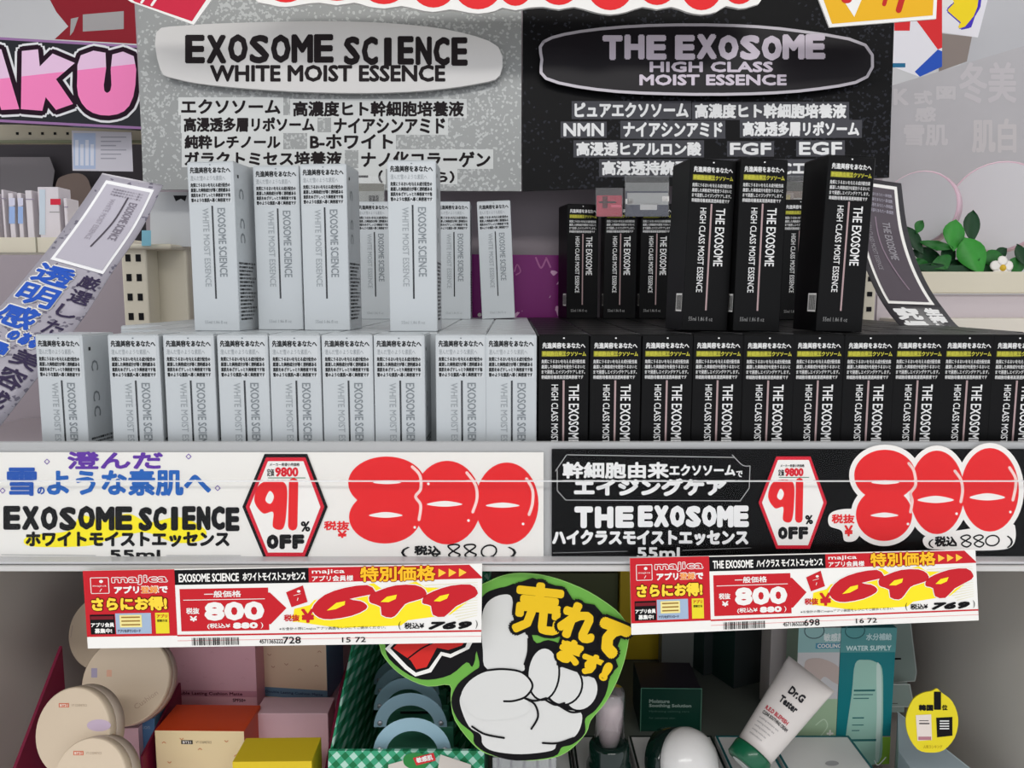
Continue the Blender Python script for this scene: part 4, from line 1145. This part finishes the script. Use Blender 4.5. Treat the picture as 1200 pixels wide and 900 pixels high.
red_t = C(206, 110, 80)
compact(119, 741, 43, .745, 'topmost cushion compact, mostly hidden behind the price tag', (-.15, -1, .35), lambda b, x, y, r: b.stroke([(x - 34, y - 8), (x - 36, y + 6)], 1, C(190, 170, 150), 1))
compact(147, 797, 51, .675, 'cushion compact tilted sideways directly under the price tag', (.02, -1, .5), lambda b, x, y, r: b.text('Cushion', x + 8, y + 20, x + 40, y + 26, C(186, 160, 140), 1, rot=-35).rect(x - 40, y - 14, x - 33, y - 3, C(170, 160, 186), 1).rect(x - 22, y - 12, x - 16, y - 4, C(226, 176, 150), 1))
compact(84, 858, 50, .60, 'cushion compact beside the steel side panel with lilac oval print', (-.22, -1, .35), lambda b, x, y, r: pr_tag(b, x - 15, y - 34, red_t).poly(ell(x + 32, y - 8, 14, 7), C(196, 176, 196), 1))
compact(104, 916, 48, .57, 'cushion compact in front cut by the picture bottom', (-.18, -1, .4), lambda b, x, y, r: pr_tag(b, x - 18, y - 36, red_t))


def wbox(name, x0, x1, y0, y1, Y, d, mats, label, cat, rz=0.0, zbase=None, prints=None, group=None):
    """box whose front face spans the given pixels at depth Y; mats = front, side, top"""
    a, c_ = P(x0, y0, Y), P(x1, y1, Y); z0 = zbase if zbase is not None else c_.z
    w_ = c_.x - a.x; h = a.z - z0
    o = empty(name, (a.x, Y, z0), label, cat, group)
    o.rotation_euler = (0, 0, rz)
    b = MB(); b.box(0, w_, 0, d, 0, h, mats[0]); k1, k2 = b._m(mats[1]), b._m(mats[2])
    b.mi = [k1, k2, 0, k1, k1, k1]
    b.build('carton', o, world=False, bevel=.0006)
    if prints:
        W_, H_ = x1 - x0, (y1 - y0)
        pb = MB(lambda u, v, l=0.0: Vector((u / W_ * w_, -.0001 - l * .00012, h - v / W_ * w_)))
        prints(pb).build('front_print', o, world=False)
    return o


spr = [(.1, .2), (.3, .12), (.5, .3), (.8, .15), (.9, .4), (.15, .5), (.85, .7), (.2, .75), (.6, .8), (.4, .68)]


def sprinkle(b, W_, H_, m):
    for i, (u, v) in enumerate(spr): b.stroke([(u * W_ - 2, v * H_), (u * W_, v * H_ - 1.6 * (-1) ** i), (u * W_ + 2, v * H_)], 1, m, 1)
    return b


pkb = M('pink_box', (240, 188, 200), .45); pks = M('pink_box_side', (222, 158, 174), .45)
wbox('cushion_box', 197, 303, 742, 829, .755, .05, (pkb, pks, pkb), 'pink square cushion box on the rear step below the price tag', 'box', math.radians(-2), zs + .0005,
     lambda b: sprinkle(b, 106, 80, C(232, 178, 190)).rect(0, 72, 106, 80, C(214, 150, 168), .5).text('Double Lasting Cushion Matte', 3, 74, 88, 79, C(90, 30, 50), 1.5, w=.2, n=4).text('SPF50+', 76, 82, 92, 86, C(90, 30, 50), 1.5, w=.2, n=4))
bb = M('blue_box_side', (120, 166, 200), .45)
wbox('cushion_box', 303, 387, 738, 822, .775, .05, (M('peach_box', (240, 212, 182), .45), bb, bb), 'peach cushion box with blue sides standing by the green check tray', 'box', math.radians(-7), zs + .0005,
     lambda b: sprinkle(b, 84, 60, C(206, 160, 130)).rect(0, 72, 84, 84, C(110, 146, 172), .5).text('Double Lasting Cushion Matte', 6, 76, 78, 80, C(50, 70, 100), 1.5, w=.15, n=4))
ob = M('orange_box_side', (214, 74, 30), .4)
wbox('cushion_box', 181, 290, 856, 940, .665, .045, (M('cream_box', (244, 226, 180), .45), ob, ob), 'cream cushion box with orange lid and sides in front of the pink box', 'box', math.radians(-1), Zl + .006,
     lambda b: sprinkle(b, 109, 80, C(226, 150, 100)).rect(32, 12, 46, 17, BLACK, 1).text('BT21', 34, 13, 44, 16, WHITE, 2, w=.2, n=4).text('VT COSMETICS', 50, 13, 69, 16, C(120, 100, 80), 1))
wbox('cushion_box', 140, 184, 842, 900, .69, .04, (M('blue_box', (92, 138, 186), .45), bb, bb), 'blue cushion box half hidden between the compacts and the orange-lidded box', 'box', 0, Zl + .0045, lambda b: b.text('Cushion', 14, 8, 38, 14, C(176, 196, 220), 1))
wbox('inner_tray_box', 298, 386, 836, 900, .70, .03, (pk_, pk_, pk_), 'plain pink inner carton at the empty place of the tray', 'box', 0, Zl + .0045)
wbox('yellow_box', 272, 367, 893, 960, .600, .035, (M('yellow_box', (226, 196, 40), .45), M('yellow_box', (226, 196, 40), .45), M('yellow_box', (226, 196, 40), .45)), 'yellow box at the very bottom in front of the orange-lidded one', 'box', math.radians(1), Zl + .0045)

# green check tray with handled packs
ck = check('green_gingham', (14, 112, 66), (60, 160, 120), (176, 216, 200), 105)
gt_ = empty('check_tray', (-.09, .70, Zl), 'green check card tray holding packs with pale blue handles', 'tray')
xa, xb = P(397, 0, .7).x, P(566, 0, .7).x
MB().box(xa, xb, .60, .90, Zl + .0005, Zl + .003, ck).build('tray_floor', gt_)
z_f = P(480, 882, .605).z
MB(lambda u, v, l=0.0: Vector((xa + l * .00012, u, v))).slab([(.602, Zl + .001), (.602, z_f), (.70, z_f + .05), (.893, z_f + .16), (.893, Zl + .001)], .002, ck).build('side_wall', gt_)
MB(lambda u, v, l=0.0: Vector((xb + l * .00012, u, v))).slab([(.602, Zl + .001), (.602, z_f), (.70, z_f + .03), (.893, z_f + .08), (.893, Zl + .001)], .002, ck).build('side_wall', gt_)
MB().box(xa, xb, .895, .90, Zl + .001, z_f + .16, ck).build('back_wall', gt_)
b = MB(); k = b._m(ck); fz = P(480, 880, .60).z
b.v += [Vector((xa - .002, .575, Zl + .001)), Vector((xb + .002, .575, Zl + .001)), Vector((xb + .002, .60, fz)), Vector((xa - .002, .60, fz)), Vector((xa - .002, .578, Zl + .001)), Vector((xb + .002, .578, Zl + .001)), Vector((xb + .002, .603, fz)), Vector((xa - .002, .603, fz))]
for q in ((0, 1, 2, 3), (4, 7, 6, 5), (3, 2, 6, 7), (0, 3, 7, 4), (1, 5, 6, 2)): b.fc.append(q); b.mi.append(k); b.sm.append(False)
b.build('front_panel', gt_)
Fx = plane((0, .5985, fz), (0, -1, .35))
b = MB(Fx)
b.poly([(455, 896), (480, 889), (484, 930), (455, 930)], C(206, 198, 190), 2); b.poly([(516, 884), (552, 896), (552, 930), (508, 930)], C(206, 198, 190), 2)
b.poly(smooth([(474, 886), (486, 882), (500, 886), (500, 898), (486, 902), (474, 896)]), C(40, 130, 60), 3); b.poly([(484, 888), (508, 882), (511, 891), (488, 897)], C(206, 40, 46), 4); b.text('敏感肌', 488, 886, 507, 892, WHITE, 5, w=.3, n=4, rot=-12)
b.build('front_print', gt_)
hb = M('pale_blue_handle', (150, 182, 196), .4)


def arch(cx, ytop, wpx, hpx, Y, label):
    F = flat(Y); th = wpx * .17
    outer = [(cx + wpx / 2 * math.cos(t), ytop + hpx - hpx * math.sin(t)) for t in [math.pi * i / 20 for i in range(21)]]
    inner = [(cx + (wpx / 2 - th) * math.cos(t), ytop + hpx - (hpx - th * 1.0) * math.sin(t)) for t in [math.pi * i / 20 for i in range(20, -1, -1)]]
    z0 = Zl + .0035
    o = empty('handled_pack', (P(cx, 0, Y).x, Y, z0), label, 'pack', 'packs with pale blue handles in the check tray')
    MB(F).slab(outer + inner, .0022, hb).build('handle', o)
    x0, x1 = P(cx - wpx / 2, 0, Y).x, P(cx + wpx / 2, 0, Y).x; zt_ = P(cx, ytop + hpx, Y).z
    MB().box(x0, x1, Y + .0003, Y + .010, z0, zt_, M('pack_green', (60, 120, 96), .4)).build('pouch', o, bevel=.001)
    MB().box(x0 + .012, x1 - .012, Y - .0006, Y + .0003, zt_ - .0035, zt_ - .0015, M('slot_dark', (30, 30, 30), .5)).build('slot', o)
    for s_ in (-1, 1):
        q = P(cx + s_ * (wpx / 2 - th / 2), ytop + hpx - 5, Y - .0002)
        MB().lathe([(.0022, 0), (.002, .0012), (.0008, .0016)], M('rivet', (196, 196, 204), .3, .5), q, (0, -1, 0), 12).build('rivet', o)


arch(483, 841, 92, 42, .612, 'pack with pale blue handle, frontmost in the check tray')
arch(481, 812, 86, 40, .655, 'pack with pale blue handle, second from the front in the check tray')
arch(478, 794, 80, 38, .695, 'pack with pale blue handle, third from the front in the check tray')
arch(477, 780, 76, 34, .735, 'pack with pale blue handle, fourth from the front in the check tray')
arch(474, 770, 72, 32, .775, 'rearmost pack with pale blue handle, just under the green sign')

# ---------------- tester trays, jars, tube, toner
tm = M('tester_tray', (226, 226, 224), .4, noise=.02); te = M('teal_edge', (18, 96, 100), .4); dg = M('dark_green_edge', (18, 34, 30), .4)
ztr = P(800, 862, .72).z
lab = ['white tester tray beside the check tray under the glove sign', 'white tester tray holding the toner bottle', 'white tester tray holding the white-capped jar', 'white tester tray under the leaning tube', 'narrow white tester tray with teal edge in front of the teal box']
for i, (x0, x1, m) in enumerate([(604, 676, dg), (680, 751, dg), (756, 868, dg), (872, 938, te), (942, 1052, te)]):
    a, c_ = P(x0, 0, .70).x, P(x1, 0, .70).x
    o = empty('tester_tray', ((a + c_) / 2, .65, Zl), lab[i], 'tray')
    MB().box(a, c_, .565, .72, Zl + .0005, ztr, tm).build('body', o, bevel=.001)
    b = MB()
    b.box(a + .0005, a + .0025, .566, .719, ztr, ztr + .0006, m).box(c_ - .0025, c_ - .0005, .566, .719, ztr, ztr + .0006, m).box(a + .0025, c_ - .0025, .7172, .719, ztr, ztr + .0006, m)
    b.build('edge_line', o)
    if i == 4:
        b = MB(); b.box(P(1035, 0, .64).x, P(1052, 0, .64).x, .64, .66, ztr + .0002, ztr + .004, M('yellow_box', (226, 196, 40))); b.build('yellow_button', o)
        q = PZ(1030, 893, ztr); MB(lambda x, y, l=0.0: PZ(x, y, ztr) + Vector((0, 0, .0002 * l))).stroke([(1025, 892), (1029, 897), (1038, 888)], 1.2, C(190, 190, 190), 2).poly(ell(975, 895, 8, 3), C(170, 170, 172), 2).build('tray_print', o)


def onpx(x, y, Y): return P(x, y, Y)


gb_ = M('green_glass', (12, 34, 28), .12, coat=.5); gtx = C(150, 170, 160)
# toner bottle
c0 = P(714, 868, .645); zb0 = ztr + .0008
o = empty('toner_bottle', (c0.x, .645, zb0), 'dark green toner bottle with a pale pink pump under a clear cap', 'bottle')
s_ = .645 / FPX; H_ = c0.z - zb0
MB().lathe([(27 * s_, 0), (28 * s_, .002), (28 * s_, H_ * .45), (26 * s_, H_ * .55), (25 * s_, H_ * .6), (25 * s_, H_ * .9), (22 * s_, H_ * .98), (15 * s_, H_)], gb_, (c0.x, .645, zb0), (0, 0, 1), 36).build('body', o)
MB().lathe([(17 * s_, 0), (17 * s_, .004), (16 * s_, .034), (14 * s_, .0365), (.0001, .037)], M('pump_pink', (206, 186, 190), .35), (c0.x, .645, c0.z + .0004), (0, 0, 1), 32).build('pump', o)
MB().lathe([(18.5 * s_, .0), (18.5 * s_, .044), (17 * s_, .046), (.0001, .0462)], clear('clear_cap', gloss=.35, body=.12), (c0.x, .645, c0.z + .0006), (0, 0, 1), 32).build('clear_cap', o)
b = MB(lambda u, v, l=0.0: Vector((c0.x, .645, 0)) + Vector((math.sin((u - 50) / 50 * .9) * (28.3 * s_ + l * .0001), -math.cos((u - 50) / 50 * .9) * (28.3 * s_ + l * .0001), zb0 + H_ * .43 - v * .0002)))
for i in range(3): b.text('MOISTURE CICA TONER'[: 18 - i * 3], 14, 2 + i * 14, 86, 10 + i * 14, gtx, 1)
b.build('label_print', o)
# white-capped jar, lying tipped towards the viewer
c1 = P(790, 893, .66); ax = Vector((.55, -.62, .30)).normalized()
o = empty('cream_jar', (c1.x, c1.y, ztr), 'dark green jar tipped over showing its big white domed cap', 'jar')
s_ = .66 / FPX; r_ = 40 * s_
MB().lathe([(r_ * .9, -.012), (r_ * 1.0, -.009), (r_ * 1.02, .006), (r_ * .96, .008)], gb_, c1, ax, 40).build('glass_body', o)
MB().lathe([(r_ * .98, .0085), (r_ * 1.04, .010), (r_ * 1.05, .016), (r_ * .98, .024), (r_ * .82, .031), (r_ * .5, .037), (r_ * .2, .0395), (.0001, .040)], M('white_cap', (224, 222, 220), .22, coat=.3), c1, ax, 48).build('domed_cap', o)
# tube
A = P(884, 880, .635); B = P(950.5, 789, .665)
o = empty('cream_tube', A, 'white tester tube with a green cap leaning head-down against the boxes', 'tube')
ax = (B - A); L_ = ax.length; ax.normalize(); nrm = (CAM - A); nrm = (nrm - ax * nrm.dot(ax)).normalized(); sd = ax.cross(nrm) * -1
if sd.x < 0: sd = -sd
b = MB(); k = b._m(M('tube_white', (218, 212, 208), .35)); n = 28; rings = 14
wb, wt, tb_ = .0160, .0228, .0150
for j in range(rings + 1):
    t = j / rings; ww = wb + (wt - wb) * t; dd = tb_ * math.sqrt(max(0, 1 - t ** 1.4)) + .0009
    for i in range(n):
        a = 2 * math.pi * i / n; b.v.append(A + ax * (L_ * t) + sd * (ww * math.cos(a)) + nrm * (dd * math.sin(a)))
for j in range(rings):
    for i in range(n):
        i2 = (i + 1) % n; b.fc.append((j * n + i, j * n + i2, (j + 1) * n + i2, (j + 1) * n + i)); b.mi.append(k); b.sm.append(True)
b.fc.append(tuple(range(n))); b.mi.append(k); b.sm.append(False); b.fc.append(tuple(rings * n + i for i in range(n))); b.mi.append(k); b.sm.append(False)
b.build('tube_body', o)
MB().lathe([(.0150, -.015), (.0168, -.0135), (.0170, -.002), (.0164, -.0004)], M('green_cap', (16, 92, 62), .3, coat=.3), A, ax, 32, ref=sd).build('cap', o)
MB().lathe([(.0105, -.0156), (.0105, -.0152)], M('cap_end', (206, 210, 206), .4), A, ax, 24).build('cap_end', o)


def tf(u, v, l=0.0):   # u across -50..50, v from seal 0 to cap 100
    t = 1 - v / 100; ww = wb + (wt - wb) * t; dd = tb_ * math.sqrt(max(0, 1 - t ** 1.4)) + .0009; c = u / 50
    return A + ax * (L_ * t) + sd * (ww * c) + nrm * (dd * math.sqrt(max(0, 1 - c * c)) + .0003 + l * .0001)


b = MB(tf)
dk = C(40, 40, 44)
b.text('Dr.G', -14, 26, 18, 34, dk, 1, w=.7); b.text('Tester', -20, 40, 20, 47, dk, 1, w=.6)
b.text('R.E.D BLEMISH', -34, 58, 22, 62, C(190, 70, 80), 1, w=.4, n=4); b.text('CLEAR SOOTHING CREAM', -34, 64, 30, 67.5, dk, 1, w=.2, n=4)
for i in range(5): b.text('soothing moisture care', -34, 71 + i * 4.6, 16 - i * 4, 73.4 + i * 4.6, C(120, 120, 124), 1)
b.build('tube_lettering', o)
# dark green box
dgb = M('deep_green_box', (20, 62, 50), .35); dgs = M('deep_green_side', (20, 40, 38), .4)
def dgp(b):
    e = C(90, 140, 118); b.rect(0, 0, 70, .9, e, 1); b.rect(0, 0, .9, 62, e, 1.1); b.rect(69.1, 0, 70, 62, e, 1.2)
    b.text('Moisture', 10, 14, 33, 18, gtx, 1, w=.35, n=4); b.text('Soothing Solution', 10, 19.5, 58, 24, gtx, 1, w=.35, n=4)
    b.text('Hydrating calming care', 10, 27, 56, 30, C(90, 120, 108), 1); b.text('for sensitive skin', 10, 35, 40, 37.5, C(90, 120, 108), 1)
    return b


zrx = P(780, 857, .745).z
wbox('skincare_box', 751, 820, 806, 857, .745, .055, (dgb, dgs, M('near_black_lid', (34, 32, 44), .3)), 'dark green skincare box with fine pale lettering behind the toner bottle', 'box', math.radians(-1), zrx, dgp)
rs = empty('riser', (.1, .82, Zl), 'dark plastic riser under the dark green box and teal boxes', 'riser')
MB().box(P(604, 0, .70).x, P(1052, 0, .70).x, .723, .93, Zl + .0005, zrx - .0005, M('riser_dark', (92, 98, 92), .45)).build('block', rs, bevel=.001)
wbox('skincare_box', 776, 822, 735, 764, .88, .03, (M('grey_box', (120, 122, 118), .5),) * 3, 'dim grey box high at the back behind the dark green box', 'box', 0, zrx)
wbox('skincare_box', 727, 775, 668, 830, .90, .03, (M('olive_box', (190, 160, 30), .5),) * 3, 'olive yellow box at the back between glove sign and price tag', 'box', 0, zrx)
wbox('skincare_box', 596, 722, 672, 830, .91, .03, (M('olive_dark_box', (84, 88, 58), .5),) * 3, 'dull olive box in the shadow behind the glove sign', 'box', 0, zrx)
dd = M('dark_slate_box', (52, 58, 58), .4)
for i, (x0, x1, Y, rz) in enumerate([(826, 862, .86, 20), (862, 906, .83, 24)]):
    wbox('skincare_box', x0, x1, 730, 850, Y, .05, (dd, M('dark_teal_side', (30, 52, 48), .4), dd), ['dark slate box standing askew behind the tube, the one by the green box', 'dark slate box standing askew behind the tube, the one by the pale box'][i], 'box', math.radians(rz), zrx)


def tealp(b):
    b.rect(0, 0, 57, 26, C(92, 158, 160), .5); b.stroke(ell(14, 3, 10, 8, 0, 18), 1, C(40, 90, 96), 1, False, True); b.text('水分補給', 26, 6, 52, 13, C(196, 224, 226), 1, w=.3); b.text('WATER SUPPLY', 6, 19, 52, 24, C(210, 236, 236), 1, w=.3, n=4)
    b.poly([(0, 118), (57, 118), (57, 148), (0, 148)], C(150, 196, 70), .4)
    b.poly(smooth([(16, 38), (26, 34), (36, 36), (44, 44), (47, 80), (48, 110), (46, 146), (12, 146), (10, 120), (14, 70)], True, 4), C(164, 208, 194), 1)
    b.poly(smooth([(38, 40), (43, 46), (46, 90), (46, 140), (42, 140), (41, 90)], True, 3), C(206, 230, 222), 1.3)
    for y, w_, h in ((66, 22, 2), (71, 20, 1), (75, 16, 1), (96, 12, 1.4), (104, 12, 1), (110, 8, 1), (120, 26, 2.4)): b.rect(16, y, 16 + w_, y + h, C(40, 110, 110), 1.6)
    return b


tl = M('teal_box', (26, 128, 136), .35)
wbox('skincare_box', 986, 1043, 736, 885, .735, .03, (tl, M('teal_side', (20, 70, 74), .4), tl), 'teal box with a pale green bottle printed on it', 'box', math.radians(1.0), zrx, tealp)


def palep(b):
    b.rect(0, 0, 50, 26, C(150, 190, 190), .5); b.stroke(ell(16, 3, 10, 8, 0, 18), 1, C(70, 90, 96), 1, False, True); b.text('敏感肌', 26, 6, 47, 14, C(226, 236, 236), 1, w=.3); b.rect(18, 16, 46, 22, C(86, 150, 176), 1); b.text('COOLING', 20, 17, 44, 21, WHITE, 1.5, w=.2, n=4)
    b.poly(smooth([(8, 36), (20, 32), (34, 36), (44, 44), (46, 60), (38, 58), (28, 52), (20, 62), (10, 56)]), C(196, 178, 172), 1)
    b.rect(2, 76, 50, 148, C(166, 192, 160), .6); b.stroke([(22, 104), (30, 98), (34, 106), (26, 118)], 1.2, C(200, 220, 196), 1); b.text('+', 34, 110, 40, 117, WHITE, 1, w=.5)
    return b


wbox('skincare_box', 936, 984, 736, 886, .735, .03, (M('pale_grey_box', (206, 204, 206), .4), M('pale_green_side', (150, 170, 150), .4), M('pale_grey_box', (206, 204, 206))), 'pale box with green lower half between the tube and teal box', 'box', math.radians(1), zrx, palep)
wbox('skincare_box', 904, 934, 736, 880, .78, .03, (M('dusty_white_box', (188, 180, 178), .45),) * 3, 'dusty pinkish white box directly behind the leaning tube', 'box', 0, zrx)
# translucent blister packs
for i, (x0, x1, y0, y1, Y, lb) in enumerate([(1044, 1074, 722, 800, .80, 'translucent grey-green blister pack with rounded corner beside the teal box'), (1040, 1071, 802, 828, .78, 'small translucent pack below the blister pack')]):
    o = empty('blister_pack', P(x1, y1, Y), lb, 'pack')
    q = smooth([(x0, y0), (x1 - 8, y0), (x1, y1 - 12), (x1 - 2, y1 - 2), (x0, y1)], True, 1) if i == 0 else [(x0, y0), (x1 - 5, y0), (x1, y1), (x0, y1)]
    MB(flat(Y)).slab(q, .008, M('blister_green', (150, 166, 160), .3)).build('shell', o, bevel=.001)
    MB(flat(Y)).stroke(q, 1.2, C(196, 204, 200), 1.5, False, True).rect(x0, y0 + (49 if i == 0 else 22), x0 + 12, y0 + (51 if i == 0 else 22.6), BLACK, 2).build('edge_and_mark', o)
    a = P(x0, y1, Y); MB().box(a.x, a.x + .018, Y + .001, Y + .008, zrx if i else zrx, a.z, M('blister_green', (150, 166, 160))).build('lower_shell', o)
# pale blue rounded tray at the end
zz = P(1080, 862, .70).z
o = empty('blue_tray', (P(1090, 0, .66).x, .66, Zl), 'pale blue-white tray with a rim line beside the steel side panel', 'tray')
q = [PZ(1052, 835, zz), PZ(1100, 872, zz), PZ(1142, 905, zz), PZ(1150, 950, zz), PZ(1056, 950, zz), PZ(1053, 880, zz)]
q = [(min(.44, max(.3425, p.x)), p.y) for p in q]
b = MB(lambda u, v, l=0.0: Vector((u, v, zz + l * .00012))); b.slab(q, zz - Zl - .001, M('pale_blue_tray', (176, 192, 200), .35)).build('body', o)
b = MB(lambda u, v, l=0.0: Vector((u, v, zz + l * .00012)))
b.stroke([q[0], q[1], q[2], q[3]], .0016, C(206, 222, 228), 2, False).build('rim_line', o)
# yellow round pop
Fy = plane(P(1092, 846, .60), (-.05, -1, .1))
o = empty('round_pop', Fy(1092, 882), 'round yellow ranking sign standing on the pale blue tray', 'sign')
MB(Fy).slab(smooth([(1092, 810), (1098, 807), (1104, 812), (1116, 822), (1123, 842), (1119, 864), (1106, 879), (1090, 882), (1075, 878), (1064, 860), (1062, 840), (1070, 820), (1082, 812)], True, 3), .0012, M('yellow_card', (226, 208, 30), .4)).build('card', o)
b = MB(Fy)
b.text('韓国', 1077, 826, 1093, 832.5, BLACK, 2, w=.5, n=6); b.text('1', 1095, 811, 1102, 831, BLACK, 2, w=.7); b.text('位', 1104, 826, 1110, 832, BLACK, 2, w=.3)
b.poly([(1073, 838), (1091, 837), (1092, 867), (1075, 868)], C(226, 214, 206), 2); b.rect(1077, 847, 1089, 848.4, dk, 3); b.rect(1077, 844, 1088, 844.8, dk, 3); b.rect(1076, 863, 1091, 867, C(176, 120, 130), 3)
b.poly([(1097, 841), (1116, 840), (1116, 862), (1098, 864)], BLACK, 2)
for i in range(4): b.rect(1101, 844 + i * 3, 1112, 845.4 + i * 3, C(220, 220, 220), 3)
b.text('人気ランキング', 1082, 873, 1104, 877, C(160, 130, 10), 2)
b.build('print', o)
# clear pack under the glove sign
o = empty('clear_pack', (P(620, 0, .60).x, .60, ztr), 'clear ribbed pack showing just below the glove sign', 'pack')
q0, q1 = P(577, 888, .60), P(652, 940, .60)
MB().box(q0.x, q1.x, .60, .61, ztr + .0005, q0.z, clear('clear_pack', (200, 204, 206), .4, .55)).build('shell', o, bevel=.001)
b = MB()
for i in range(5): b.box(q0.x + .004 + i * .0105, q0.x + .0055 + i * .0105, .5994, .60, ztr + .001, q0.z - .001, C(150, 150, 154))
b.build('rib', o, kind='stuff')
